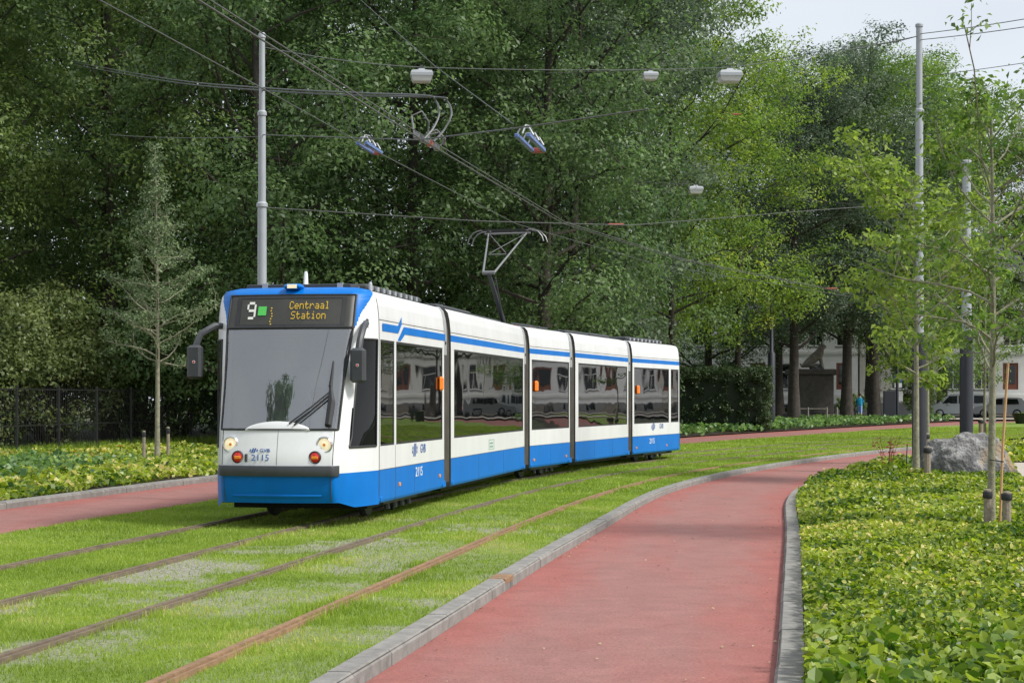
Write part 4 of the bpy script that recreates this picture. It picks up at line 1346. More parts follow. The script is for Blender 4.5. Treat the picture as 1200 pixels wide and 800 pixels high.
def bush_mesh(name, seed, w, d, h, mat, n, leaf, box=False):
    """shrub: stems + a shell of leaf clumps"""
    global rng
    rng = np.random.default_rng(seed)
    mb = MB()
    C, T, N = [], [], []
    k = n // 45
    for i in range(k):
        if box:
            u = rng.uniform(-1, 1, 3); ax = rng.integers(0, 3)
            if ax == 2: u[2] = abs(u[2])
            u[ax] = math.copysign(rng.uniform(.82, 1.0), u[ax]) if ax < 2 else rng.uniform(.85, 1.02)
            c = np.array([u[0] * w / 2, u[1] * d / 2, (u[2] + 1) / 2 * h if ax < 2 else h * u[2] * .98])
        else:
            v = unit(1)[0]; v[2] = abs(v[2]) if rng.random() < .7 else v[2]
            rr = rng.uniform(.55, 1.22)
            c = np.array([v[0] * w / 2 * rr, v[1] * d / 2 * rr, h * .48 + v[2] * h * .5 * rr])
            c[2] = max(.15, c[2])
        cr = (.12 if box else .19) * min(w, d, h) * rng.uniform(.5, 1.0)
        m_ = 45
        u = unit(m_) * (rng.random(m_) ** .45)[:, None]
        p = c + u * cr
        p[:, 2] = np.maximum(p[:, 2], .03)
        C.append(p); T.append(np.clip(rng.normal(.45, .2) + rng.normal(0, .08, m_), 0, 1))
        nn = unit(m_) * .55 + np.array([0, 0, .45]) + u * 1.0
        N.append(nn / np.linalg.norm(nn, axis=1, keepdims=True))
        if i % 6 == 0:
            mb.tube([(c[0] * .15, c[1] * .15, 0), (c[0] * .5, c[1] * .5, c[2] * .55), tuple(c)], [.03, .02, .008], 5, caps=False)
    C = np.concatenate(C)
    fol = quads_np(name + '_foliage', leaf_quads(C, leaf * rng.uniform(.6, 1.3, len(C)), np.concatenate(N)), 4, mat, {'tint': np.concatenate(T)})
    return mb.mesh(name + '_stems', M['bark']), fol

def plant_tree(name, meshes, loc, rz, sc, label, group=None, cat='tree', mat=None, parts=('trunk', 'crown')):
    e = empty(name, (loc[0], loc[1], float(rise(loc[1])) - .1), rz, label, cat, group)
    e.scale = sc if isinstance(sc, tuple) else (sc, sc, sc)
    for me, nm in zip(meshes, parts):
        o = obj(nm, me, e)
        if mat and nm in ('crown', 'foliage'):
            o.material_slots[0].link = 'OBJECT'; o.material_slots[0].material = mat
    return e

BIG = [tree_meshes('wood_a', 11, 22, 1.6, 6.0, M['leaf_dark'], 42, 4, 225, .17, 1.65, .28, twig=8),
       tree_meshes('wood_b', 12, 24, 1.2, 5.6, M['leaf_dark'], 44, 4, 225, .165, 1.55, .28, droop=.08, twig=8),
       tree_meshes('wood_c', 13, 20, 1.8, 6.4, M['leaf_mid'], 38, 4, 245, .175, 1.8, .28, twig=9)]
TALL = tree_meshes('tall_a', 14, 24, 5.0, 6.0, M['leaf_dark'], 40, 4, 210, .19, 1.6, .34, twig=7)
YEL = tree_meshes('yellow_a', 15, 22, 4.5, 5.2, M['leaf_yellow'], 38, 5, 115, .185, 1.3, .19, twig=7)
G1 = 'dense wood behind the fence and the tram'
wood = [  # x, y, mesh, rz, scale, material, words
    (-21.5, 61, 0, .3, 1.0, 'leaf_mid', 'mid green crown at the outer corner of the wood beside the fence'),
    (-15.5, 66, 1, 1.9, 1.05, 'leaf_mid', 'tall leafy tree behind the silvery young tree'),
    (-9.3, 63, 2, 3.1, 1.08, 'leaf_dark', 'dark tree behind the grey pole rising over the tram cab'),
    (-4.0, 68, 1, 4.4, 1.1, 'leaf_dark', 'very dark tree behind the hooked feeder cables'),
    (1.2, 66, 0, 5.2, 1.08, 'leaf_dark', 'dark dense tree behind the tram pantograph'),
    (2.6, 75, 2, 2.2, 1.12, 'leaf_blue', 'grey green tree behind the rear half of the tram'),
    (-25.0, 72, 1, .9, 1.2, 'leaf_mid', 'second row tree towering over the olive bushes'),
    (-18.5, 78, 2, 2.8, 1.25, 'leaf_dark', 'second row tree behind the silvery young tree'),
    (-12.0, 80, 0, 1.2, 1.3, 'leaf_dark', 'second row tree between the young tree and the grey pole'),
    (-6.0, 82, 2, 3.9, 1.3, 'leaf_mid', 'second row tree behind the tram cab'),
    (0.0, 84, 1, 5.6, 1.25, 'leaf_dark', 'second row tree above the front of the tram'),
    (4.0, 88, 0, .5, 1.15, 'leaf_dark', 'second row tree behind the pantograph and lamps'),
    (-27.5, 88, 0, 4.0, 1.35, 'leaf_dark', 'back row tree beyond the fence end'),
    (-16.0, 94, 1, 2.0, 1.4, 'leaf_dark', 'back row tree deep in the wood behind the fence'),
    (-3.5, 97, 2, 1.0, 1.45, 'leaf_dark', 'back row tree deep in the wood behind the tram'),
    (-34.0, 98, 2, 2.0, 1.4, 'leaf_dark', 'back row tree beyond the olive bushes'),
    (-23.0, 104, 0, 1.0, 1.5, 'leaf_dark', 'rearmost tree of the wood, past the second row'),
    (-31.0, 80, 0, 5.0, 1.2, 'leaf_mid', 'tree at the outer flank of the second row'),
    (4.5, 102, 1, 3.0, 1.15, 'leaf_dark', 'back row tree behind the yellow green tree'),
]
for x, y, k, rz, s, mt, lab in wood:
    plant_tree('broadleaf_tree', BIG[k], (x, y), rz, s, lab, G1, mat=M[mt])
plant_tree('broadleaf_tree', YEL, (7.9, 84.5), .8, (.95, .95, 1.06), 'yellow green loose crowned tree beside the rear of the tram', None)
plant_tree('broadleaf_tree', YEL, (12.6, 95), 3.8, (1.0, 1.0, .96), 'lighter yellow green tree leaning over the clipped hedge', None)
G2 = 'tall trees lining the far bed'
for x, y, ms, rz, s, mt, lab in [
    (17.3, 105, TALL, .4, (1.0, 1.0, .9), 'leaf_blue', 'tall dark blue green tree beside the slate lamp post and hedge'),
    (21.6, 110, TALL, 2.1, (1.05, 1.05, .97), 'leaf_blue', 'tall tree standing beside the stone monument'),
    (24.0, 113, TALL, 4.0, (1.1, 1.1, 1.0), 'leaf_bright', 'thick trunked bright green tree next to the person in blue'),
    (27.5, 116, BIG[2], 1.0, (.9, .9, .98), 'leaf_bright', 'leaning dark trunked tree next to the parking sign'),
    (33.0, 131, TALL, 5.2, (1.1, 1.1, 1.08), 'leaf_bright', 'street tree between the parked people carrier and the white houses'),
    (39.5, 127, TALL, 3.3, (.95, .95, .9), 'leaf_mid', 'street tree beside the parked hatchback'),
    (27.2, 130, TALL, 1.3, (1.0, 1.0, 1.05), 'leaf_dark', 'street tree before the cream house behind the parking sign'),
    (20.0, 128, TALL, 2.7, (1.1, 1.1, 1.0), 'leaf_dark', 'dark tree behind the stone monument'),
    (46.5, 131, TALL, .3, (.9, .9, .85), 'leaf_mid', 'street tree before the fifth white house'),
    (14.0, 122, BIG[0], 3.3, (1.1, 1.1, 1.0), 'leaf_dark', 'dark tree filling the gap behind the clipped hedge')]:
    plant_tree('broadleaf_tree', ms, (x, y), rz, s, lab, G2, mat=M[mt])

# shrubs behind the fence
B1 = bush_mesh('shrub_a', 21, 5.0, 4.0, 5.2, M['leaf_olive'], 14000, .16)
B2 = bush_mesh('shrub_b', 22, 4.0, 4.0, 3.2, M['leaf_dark'], 9000, .15)
for x, y, ms, rz, s, mt, lab in [
    (-18.3, 58.5, B1, .2, 1.0, 'leaf_olive', 'olive green bush behind the black fence, at its open end'),
    (-16.6, 61.5, B1, 2.0, 1.05, 'leaf_olive', 'olive green bush behind the black fence, second from its open end'),
    (-14.4, 66.0, B1, 3.6, .85, 'leaf_mid', 'mid green bush behind the fence and the silvery young tree'),
    (-19.8, 64.0, B1, 5.0, 1.2, 'leaf_mid', 'tall mid green bush behind the olive bushes'),
    (-12.0, 73.0, B2, 1.0, 1.2, 'leaf_dark', 'low dark bush deep in shade behind the fence'),
    (-9.0, 76.0, B2, 2.0, 1.4, 'leaf_dark', 'dark bush in shade behind the tram cab'),
    (-5.0, 76.0, B2, 3.0, 1.5, 'leaf_dark', 'dark bush in shade behind the first tram section'),
    (-1.0, 77.0, B2, 4.0, 1.5, 'leaf_dark', 'dark bush in shade behind the second tram section'),
    (3.0, 79.0, B2, 5.0, 1.5, 'leaf_dark', 'dark bush in shade behind the pantograph'),
    (-16.0, 80.0, B2, .5, 1.9, 'leaf_dark', 'large dark bush closing the view under the trees'),
    (-22.0, 70.0, B2, 1.5, 1.9, 'leaf_dark', 'large dark bush behind the tall mid green bush'),
    (-23.5, 61.0, B1, 4.2, 1.2, 'leaf_olive', 'olive bush beside the tall mid green bush'),
    (5.4, 86.0, B2, 2.5, 1.3, 'leaf_dark', 'dark bush beside the clipped hedge'),
    (-20.0, 92.0, B2, 3.5, 2.4, 'leaf_dark', 'broad dark bush far back behind the fence'),
    (-28.0, 84.0, B2, 4.5, 2.4, 'leaf_dark', 'broad dark bush at the outer flank of the wood'),
    (-26.0, 66.0, B1, 2.6, 1.2, 'leaf_mid', 'mid green bush behind the outer olive bush'),
    (-9.0, 92.0, B2, .5, 2.2, 'leaf_dark', 'large dark bush far back under the wood'),
    (1.0, 95.0, B2, .9, 2.2, 'leaf_dark', 'large dark bush far back behind the tram')]:
    plant_tree('shrub', ms, (x, y), rz, s, lab, 'shrubs behind the fence', 'shrub', M[mt], ('stems', 'foliage'))
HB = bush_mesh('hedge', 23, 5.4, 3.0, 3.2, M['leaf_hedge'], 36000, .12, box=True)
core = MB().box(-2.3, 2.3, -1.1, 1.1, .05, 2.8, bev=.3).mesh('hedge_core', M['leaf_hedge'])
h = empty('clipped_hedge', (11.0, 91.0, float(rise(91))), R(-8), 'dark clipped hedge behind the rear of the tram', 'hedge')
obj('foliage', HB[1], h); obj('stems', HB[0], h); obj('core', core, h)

# young trees with stakes
def stake(x, y, h, label, r=.045):
    s = empty('tree_stake', (x, y, float(rise(y)) - .1), 0, label, 'stake', 'stakes beside the young trees')
    MB().lathe([(r, 0), (r * 1.02, h * .9), (r * .97, h), (r * .6, h + .01)], 10).build('post', M['wood_stake'], s, smooth=True)
    MB().lathe([(r * 1.2, h * .84), (r * 1.28, h * .86), (r * 1.28, h * .95), (r * 1.2, h * .97)], 10).build('rubber_band', M['rubber'], s, smooth=True)
    return s
silver = tree_meshes('silver', 31, 8.8, 2.75, 1.95, M['leaf_silver'], 60, 5, 34, .085, .24, .06, top_frac=1.0, shape='cone', bark=M['bark_young'], up=.5, trunk_bend=.12)
plant_tree('young_tree', silver, (-9.72, 46.8), .4, 1.0, 'slim silvery young tree tied between two stakes in the bed by the fence')
stake(-10.05, 46.6, 1.0, 'shorter of two round stakes beside the silvery young tree')
stake(-9.45, 46.9, 1.1, 'taller of two round stakes beside the silvery young tree')
yt1 = tree_meshes('young_a', 32, 7.8, 2.5, 2.15, M['leaf_young'], 30, 6, 20, .16, .36, .065, top_frac=.95, bark=M['bark_young'], up=.55, trunk_bend=.15)
plant_tree('young_tree', yt1, (9.08, 38.3), 1.3, (1.0, 1.0, .93), 'bright green young tree in front of the tall grey pole and beside the boulder')
stake(9.15, 37.6, .82, 'single wooden stake at the foot of the bright green young tree', .075)
yt2 = tree_meshes('young_b', 33, 5.7, 2.1, 1.6, M['leaf_young'], 28, 6, 13, .10, .26, .045, top_frac=1.0, bark=M['bark_young'], up=.6, trunk_bend=.12)
plant_tree('young_tree', yt2, (6.38, 22.7), 2.2, (1, 1, 1.0), 'thin sparse young tree with a wooden cane along its trunk', None, mat=M['leaf_bright'])
stake(6.27, 22.5, .68, 'stout stake of the sparse young tree, on the red path side', .052)
stake(6.48, 22.35, .66, 'stout stake of the sparse young tree, at the foot of the cane', .058)
c = empty('wooden_cane', (6.44, 22.55, -.05), 0, 'pale orange wooden cane leaning on the sparse young trunk', 'cane')
MB().tube([(0, 0, 0), (.05, .02, 1.2), (.12, .02, 2.3)], .018, 8).build('stick', M['cane'], c, smooth=True)
MB().tube([(.05, -.02, 1.0), (-.1, .1, 1.02)], .008, 5).build('tie', M['rubber'], c)
yt3 = tree_meshes('young_c', 34, 6.5, 2.2, 1.5, M['leaf_bright'], 20, 5, 14, .12, .3, .06, top_frac=.95, bark=M['bark_young'], up=.6, trunk_bend=.1)
plant_tree('young_tree', yt3, (11.8, 48.5), .2, 1.0, 'slender young tree between the two slate footed poles')
stake(11.7, 48.2, .9, 'wooden stake at the foot of the slender young tree between the poles', .08)
plant_tree('young_tree', yt3, (20.2, 73), 2.2, 1.1, 'small young tree between two stakes beyond the boulder', None)
stake(19.95, 72.6, 1.0, 'thinner of two stakes at the small young tree beyond the boulder', .1)
stake(20.5, 72.8, 1.05, 'thicker of two stakes at the small young tree beyond the boulder', .13)

# ground cover: real leaves
def cover(name, label, pts, hgt, leaf, mat, layers=1, seed=1, fine=True, bias=0.0):
    x, y = pts
    k = rng.random(len(x)) < np.clip(.25 + 2.2 * (.6 * vnoise(x, y, .45, seed + 9) + .4 * vnoise(x, y, .16, seed + 12)), 0, 1)
    x, y = x[k], y[k]
    n = len(x)
    lump = .55 * vnoise(x, y, .9, seed) + .45 * vnoise(x, y, .28, seed + 3)
    z = rise(y) - .05 + hgt * (.18 + 1.05 * lump) * rng.uniform(.45, 1.05, n)
    c = np.stack([x, y, z], -1)
    nn = unit(n) * .8 + np.array([0, -.1, .75]); nn /= np.linalg.norm(nn, axis=1, keepdims=True)
    s = leaf * rng.uniform(.55, 1.4, n)
    t = .52 + .7 * (vnoise(x, y, 1.3, seed + 5) - .5) + .35 * (vnoise(x, y, .35, seed + 7) - .5) + rng.normal(0, .27, n) + bias
    t = np.clip(t, 0, 1)
    if fine:      # six-cornered leaf in two folded halves
        a = np.cross(nn, unit(n)); a /= np.linalg.norm(a, axis=1, keepdims=True); b = np.cross(nn, a); S = s[:, None]
        def pt(u, v, w): return c + a * S * u + b * S * v + nn * S * w
        m1 = np.stack([pt(-.5, 0, 0), pt(-.28, .30, .10), pt(.12, .36, .10), pt(.52, 0, -.04)], 1)
        m2 = np.stack([pt(.52, 0, -.04), pt(.12, -.36, .10), pt(-.28, -.30, .10), pt(-.5, 0, 0)], 1)
        V = np.concatenate([m1, m2]); t = np.concatenate([t, t])
    else:
        V = leaf_quads(c, s, nn, .75)
    return tag(obj(name, quads_np(name, V, 4, mat, {'tint': t})), label, 'ground cover', None, 'stuff')

def scatter(fa, fb, y0, y1, dens):
    yy = np.linspace(y0, y1, 60); w = np.maximum(0, fb(yy) - fa(yy)); area = float(np.mean(w) * (y1 - y0))
    n = int(area * dens)
    wm = w.max()
    y = rng.uniform(y0, y1, n * 4); keep = rng.random(n * 4) < np.maximum(0, fb(y) - fa(y)) / wm
    y = y[keep][:n]; x = fa(y) + (fb(y) - fa(y)) * rng.random(len(y))
    return x, y
rng = np.random.default_rng(50)
bL = lambda y: pathR(y) + .21
bR = lambda y: np.where(y < 32, .335 * y + 1.2, np.interp(y, [32, 36.6, 40, 47.6, 49], [9.7, 10.9, 11.8, 13.8, 22]))
cover('ground_cover', 'yellow green leafy ground cover filling the bed by the red path', scatter(bL, bR, 9.0, 22, 1500), .27, .055, M['leaf_cover'], seed=1)
cover('ground_cover', 'leafy ground cover around the boulder and stakes', scatter(bL, bR, 22, 40, 800), .27, .072, M['leaf_cover'], seed=1, bias=-.02)
cover('ground_cover', 'paler leafy plants beyond the boulder and pavement', scatter(lambda y: np.where(y < 49, pathR(y) + .3, pathR(y) + .3), lambda y: np.where(y < 49, bR(y), .33 * y + 1), 40, 72, 110), .32, .17, M['leaf_cover'], seed=2, fine=False)
x, y = scatter(bL, bR, 9.0, 13.5, 520)
k = rng.random(len(x)) < np.clip((12.9 - y + 1.6 * (vnoise(x, y, .8, 77) - .5)) / 1.6, 0, 1)
x, y = x[k], y[k]
cover('ground_cover', 'larger bright leaves in the near end of the bed by the red path', (x, y), .34, .10, M['leaf_host'], seed=8)
lw = lambda y: leftF(y) - .3
lfn = lambda y: np.interp(y, [20, 51, 68, 75], [-22, -15.1, -11.7, -10.5])
cover('ground_cover', 'yellow green leafy ground cover between the far kerb and the fence', scatter(lambda y: np.maximum(lfn(y), -.33 * y - 2), lw, 26, 60, 240), .34, .13, M['leaf_cover'], seed=4, fine=False)
cover('ground_cover', 'green undergrowth along the far red path behind the tram', scatter(lambda y: leftF(y) - 9, lw, 60, 112, 45), .45, .26, M['leaf_cover2'], seed=5, fine=False)
# darker, bluer patch of leaves at the outer end of the bed by the fence
x = rng.normal(-11.6, .9, 2600); y = rng.normal(38.5, 3.4, 2600); k = (x < lw(y) - .3) & (x > -.34 * y - 1)
cover('ground_cover', 'dark blue green leaf patch in the bed by the fence', (x[k], y[k]), .55, .15, M['leaf_cover2'], seed=6, fine=False)
# low overhanging leaves on the kerb edge and long grass under the fence
x, y = scatter(lambda y: lfn(y) - 1.0, lambda y: lfn(y) + 1.2, 46, 68, 130)
n = len(x); hh = rng.uniform(.15, .5, n); an = rng.uniform(0, 6.28, n)
p = np.stack([x, y, rise(y) - .05], -1); s = np.stack([np.cos(an) * .02, np.sin(an) * .02, 0 * an], -1)
V = np.stack([p - s, p + s, p + np.stack([rng.normal(0, .12, n), rng.normal(0, .12, n), hh], -1)], 1)
tag(obj('long_grass', quads_np('long_grass', V, 3, M['grass'], {'tint': rng.uniform(0, .4, n)})), 'long grass growing under the black fence', 'grass', None, 'stuff')

# broad-leaved plants in the bed
def rosette(seed, n, ln, wd):
    r_ = random.Random(seed); V, F = [], []
    for k in range(n):
        a = k * 2.4 + r_.uniform(-.3, .3); el = r_.uniform(.5, 1.2); l = ln * r_.uniform(.7, 1.15); w = wd * r_.uniform(.8, 1.2)
        d = Vector((math.cos(a), math.sin(a), 0)); sd = Vector((-d.y, d.x, 0)); b = len(V)
        prof = [(0, .12), (.3, .75), (.6, 1.0), (.85, .6), (1.0, .03)]
        for t, ww in prof:
            c = d * l * t * math.cos(el) + Vector((0, 0, l * (t * math.sin(el) - .55 * t * t)))
            for s_ in (-1, 0, 1): V.append(c + sd * s_ * w * ww / 2 + Vector((0, 0, .03 * abs(s_) * ww)))
        for i in range(4):
            for j in range(2): F.append((b + i * 3 + j, b + i * 3 + j + 1, b + i * 3 + j + 4, b + i * 3 + j + 3))
    return V, F
for k, (px, py) in enumerate([(1103, 585), (1120, 580), (1090, 592), (1132, 588), (1112, 600)]):
    Y = F_PX * 1.6 / (py - HOR); X = (px - 600) / F_PX * Y
    V, F = rosette(60 + k, 11, .42, .16)
    me = new_mesh('rosette', V, F, [M['leaf_host']], None, True)
    a = me.attributes.new('tint', 'FLOAT', 'POINT'); a.data.foreach_set('value', np.random.default_rng(k).uniform(.3, .9, len(V)).astype(np.float32))
    tag(obj('broad_leaf_plant', me, None, (X, Y, .02), (0, 0, k)), 'bright broad leaved plant growing in front of the boulder', 'plant', 'broad leaved plants by the boulder')

# orange flowers by the fence, red stems and a pink flower by the boulder
def flower(name, loc, h, r, petal, label, group, stem=None):
    e = empty(name, loc, random.uniform(0, 6), label, 'flower', group)
    MB().tube([(0, 0, 0), (.02, 0, h * .6), (.03, .01, h)], .012, 5).build('stem', stem or M['leaf_hedge'], e)
    mb = MB()
    for k in range(8):
        a = k * math.pi / 4
        d = Vector((math.cos(a), math.sin(a), .25)); s_ = Vector((-d.y, d.x, 0)) * r * .35
        c0 = Vector((.03, .01, h))
        mb.add([c0, c0 + d * r * .6 + s_, c0 + d * r + Vector((0, 0, -.01)), c0 + d * r * .6 - s_], [(0, 1, 2, 3)])
    mb.build('petals', petal, e)
for px, py in ((36, 530), (88, 529), (121, 529), (140, 523), (30, 531)):
    q = at(px, py, 48.5)
    flower('orange_flower', (q.x, q.y, -.04), q.z + .04, .11, M['petal_orange'], 'orange flower in the long grass under the fence', 'orange flowers under the fence')
q = at(1062, 521, 40.5); flower('pink_flower', (q.x, q.y, -.04), q.z + .04, .10, M['petal_pink'], 'pink flower in the bed beside the tall pole', None)
q = at(1040, 515, 41)
e = empty('red_stemmed_plant', (q.x, q.y, -.05), 0, 'dry rust red stems standing in the bed by the path bend', 'plant')
r_ = random.Random(5)
for k in range(9):
    a = r_.uniform(0, 6.28); l = r_.uniform(.2, .38)
    pts = [(math.cos(a) * .05, math.sin(a) * .05, 0), (math.cos(a) * l * .5, math.sin(a) * l * .5, .5), (math.cos(a) * l, math.sin(a) * l, r_.uniform(.75, .95))]
    mb = MB().tube(pts, [.010, .008, .004], 4)
    for t in (.55, .7, .85, 1.0):
        c0 = Vector(pts[1]).lerp(Vector(pts[2]), (t - .5) * 2); s_ = Vector((r_.uniform(-1, 1), r_.uniform(-1, 1), .3)) * .06
        mb.add([c0, c0 + s_ + Vector((.02, 0, .02)), c0 + s_ * 1.6, c0 + s_ + Vector((-.02, 0, -.02))], [(0, 1, 2, 3)])
    mb.build('stem', M['stem_red'], e)

# fallen leaves and bits on the path and kerb
rng = np.random.default_rng(90)
x, y = scatter(lambda y: pathL(y) - .1, lambda y: pathR(y) + .05, 10, 34, 3.2)
e_ = rng.random(len(x)) < .6
x = np.where(e_, np.where(rng.random(len(x)) < .5, pathL(y) + rng.exponential(.12, len(x)), pathR(y) - rng.exponential(.12, len(x))), x)
n = len(x); c = np.stack([x, y, np.full(n, PZ + .012)], -1)
nn = unit(n) * .3 + np.array([0, 0, 1.]); nn /= np.linalg.norm(nn, axis=1, keepdims=True)
M['litter'] = foliage('leaf_litter', (.12, .06, .02), (.42, .36, .2), .1)
tag(obj('leaf_litter', quads_np('leaf_litter', leaf_quads(c, rng.uniform(.015, .05, n), nn), 4, M['litter'], {'tint': rng.random(n)})), 'dry fallen leaf bits scattered on the red path', 'leaves', None, 'stuff')
# ------------------------------------------------------------------ boulder
def boulder():
    bm = bmesh.new()
    bmesh.ops.create_icosphere(bm, subdivisions=5, radius=1.0)
    rs = np.random.default_rng(3)
    planes = [(Vector(v).normalized(), d) for v, d in (((-.8, -.3, .6), .80), ((.2, -.9, .35), .74), ((.9, -.2, .5), .82), ((0, .2, 1), .70), ((-.35, -.2, 1), .76), ((.55, .1, .9), .78), ((-.9, -.5, .0), .85), ((.5, -.8, -.1), .84), ((-.4, -.9, .2), .80), ((.1, -.6, .8), .80))]
    from mathutils import noise
    for v in bm.verts:
        p = v.co.copy()
        for nrm, d in planes:
            k = p.dot(nrm) - d
            if k > 0: p -= nrm * k * .92
        q = p * 1.7
        p += p.normalized() * (.09 * noise.noise(q * 1.3) + .055 * noise.noise(q * 3.1) + .03 * noise.noise(q * 7) + .012 * noise.noise(q * 16))
        v.co = (p.x * 1.0, p.y * .72, p.z * .78)
    me = bpy.data.meshes.new('boulder'); bm.to_mesh(me); bm.free()
    m, nt, p = mat_nodes('boulder_rock'); L = nt.links
    tc = nd(nt, 'ShaderNodeTexCoord')
    n1 = nd(nt, 'ShaderNodeTexNoise', Scale=3.2, Detail=9.0, Roughness=.72); n2 = nd(nt, 'ShaderNodeTexNoise', Scale=1.6, Detail=3.0)
    n3 = nd(nt, 'ShaderNodeTexNoise', Scale=22.0, Detail=5.0)
    for n in (n1, n2, n3): L.new(tc.outputs['Object'], n.inputs['Vector'])
    rp = nd(nt, 'ShaderNodeValToRGB'); e = rp.color_ramp.elements
    e[0].position = .38; e[0].color = (.09, .09, .095, 1); e[1].position = .66; e[1].color = (.48, .48, .49, 1)
    k = e.new(.52); k.color = (.2, .195, .19, 1)
    L.new(n1.outputs['Fac'], rp.inputs['Fac'])
    br = nd(nt, 'ShaderNodeValToRGB'); br.color_ramp.elements[0].position = .56; br.color_ramp.elements[1].position = .66
    L.new(n2.outputs['Fac'], br.inputs['Fac'])
    mx = nd(nt, 'ShaderNodeMix', data_type='RGBA'); mx.inputs[7].default_value = (.26, .19, .11, 1)
    L.new(br.outputs['Color'], mx.inputs[0]); L.new(rp.outputs['Color'], mx.inputs[6]); L.new(mx.outputs[2], p.inputs['Base Color'])
    p.inputs['Roughness'].default_value = .9
    b = nd(nt, 'ShaderNodeBump', Strength=.9, Distance=.05); L.new(n3.outputs['Fac'], b.inputs['Height']); L.new(b.outputs['Normal'], p.inputs['Normal'])
    me.materials.append(m)
    o = obj('boulder', me, None, (10.38, 38.8, .24), (0, 0, .15)); o.scale = (1.1, 1, 1.25)
    tag(o, 'large grey boulder with whitish faces lying in the leafy bed', 'boulder')
boulder()

# ------------------------------------------------------------------ poles
def pole(base, segs, label, dark_h=None, r_dark=.17):
    """segs: list of (z0, z1, radius)"""
    e = empty('tram_pole', (base[0], base[1], 0), 0, label, 'pole', 'poles carrying the overhead wires')
    for k, (z0, z1, r) in enumerate(segs):
        MB().lathe([(r, z0 + (.001 if k else 0)), (r * .97, z1)], 16).build('shaft', M['pole_grey'], e, smooth=True)
        MB().lathe([(r * 1.02, z1 - .05), (r * 1.22, z1 - .04), (r * 1.22, z1 + .02), (r * .9, z1 + .05)], 16).build('collar', M['pole_grey'], e, smooth=True)
    if dark_h:
        MB().lathe([(r_dark, -.1), (r_dark, dark_h - .03), (r_dark * .75, dark_h)], 20).build('foot_sleeve', M['pole_dark'], e, smooth=True)
    return e
def zz(py, Y): return H_EYE + (HOR - py) / F_PX * Y
LP = (-4.54, 31.0)
pole(LP, [(-.1, zz(240, 31), .085), (zz(240, 31), zz(133, 31), .07), (zz(133, 31), zz(42, 31), .055)], 'grey stepped pole rising behind the tram cab')
PA = (10.26, 43.0)
pole(PA, [(-.1, zz(240, 43), .115), (zz(240, 43), zz(130, 43), .10), (zz(130, 43), zz(30, 43), .08)], 'tallest grey pole with a slate foot beside the boulder', zz(392, 43), .18)
PB = (12.30, 46.2)
pole(PB, [(-.1, zz(305, 46.2), .14), (zz(305, 46.2), zz(190, 46.2), .12)], 'shorter grey pole with a wide slate foot behind the boulder', zz(388, 46.2), .178)

# ------------------------------------------------------------------ wires
def sag(pts, n=10, s=0.0):
    out = []
    for a, b in zip(pts[:-1], pts[1:]):
        for k in range(n):
            t = k / n; p = a.lerp(b, t); p.z -= s * 4 * t * (1 - t); out.append(p)
    return out + [pts[-1]]
def smooth_pts(pts, n=6):
    P_ = [pts[0] * 2 - pts[1]] + list(pts) + [pts[-1] * 2 - pts[-2]]
    out = []
    for i in range(1, len(P_) - 2):
        p0, p1, p2, p3 = P_[i - 1:i + 3]
        for k in range(n):
            t = k / n
            out.append(.5 * ((2 * p1) + (p2 - p0) * t + (2 * p0 - 5 * p1 + 4 * p2 - p3) * t * t + (3 * p1 - p0 - 3 * p2 + p3) * t ** 3))
    return out + [P_[-2]]
def wire(pts, r, label, mat='wire', s=0.0, cat='wire', name='overhead_wire', n=10):
    pts = [Vector(p) for p in pts]
    o = MB().tube(smooth_pts(pts) if name == 'feeder_cable' else sag(pts, n, s), r, 6).build(name, M[mat], None, smooth=True)
    return tag(o, label, cat, 'overhead tram wires')
def zpt(px, py, z):
    Y = F_PX * (z - H_EYE) / (HOR - py); return Vector(((px - 600) / F_PX * Y, Y, z))
near = [zpt(232, 0, 5.15), zpt(480, 155, 5.15), zpt(660, 262, 5.15), zpt(800, 305, 5.15), zpt(1000, 345, 5.15)]
near = [near[0] + (near[0] - near[1])] + near
wire(near, .010, 'thick contact wire over the empty track, lower of the pair', n=6)
wire([p + Vector((.03, 0, .045 if i < 3 else .03)) for i, p in enumerate(near)], .007, 'thinner wire just above the contact wire of the empty track', n=6)
far_ = [zpt(190, 40, 5.72), zpt(330, 116, 5.72), zpt(430, 172, 5.72), zpt(604, 262, 5.72), zpt(770, 310, 5.72), zpt(1000, 348, 5.72)]
far_ = [far_[0] + (far_[0] - far_[1])] + far_
wire(far_, .008, 'contact wire touched by the tram pantograph', 'wire_dark', n=6)
AL = lambda py: Vector((LP[0], LP[1], zz(py, 31))); AA = lambda py: Vector((PA[0], PA[1], zz(py, 43)))
l1, l2 = at(494, 79, 33.6), at(855, 79, 39.2)
wire([AL(55), l1, l2, AA(42)], .008, 'top span wire carrying the street lamps between the two tall poles', s=.06)
wire([AL(243), at(560, 259, 32.6), at(740, 264, 36), at(960, 246, 41), AA(238)], .009, 'low span wire from the left pole across both tracks', 'wire_dark')
wire([AL(158), at(425, 162, 26.6), at(490, 164, 21.8), at(607, 150, 19.5), at(760, 128, 19.0)], .009, 'span wire tying the blue insulators to the left pole')
hook = [at(497, 112, 22.6), at(510, 118, 22.4), at(515, 132, 22.2), at(508, 150, 22), at(497, 163, 21.8)]
wire([at(85, 73, 60), at(200, 93, 42), AL(103), at(420, 109, 26)] + hook, .014, 'upper of two hooked feeder cables from the left pole', cat='cable', name='feeder_cable', n=6)
hook2 = [at(511, 114, 22.4), at(524, 119, 22.2), at(529, 134, 22), at(520, 153, 21.9), at(508, 166, 21.7)]
wire([at(85, 76, 60), at(200, 96, 42), AL(106), at(420, 112, 26)] + hook2, .014, 'lower of two hooked feeder cables from the left pole', cat='cable', name='feeder_cable', n=6)
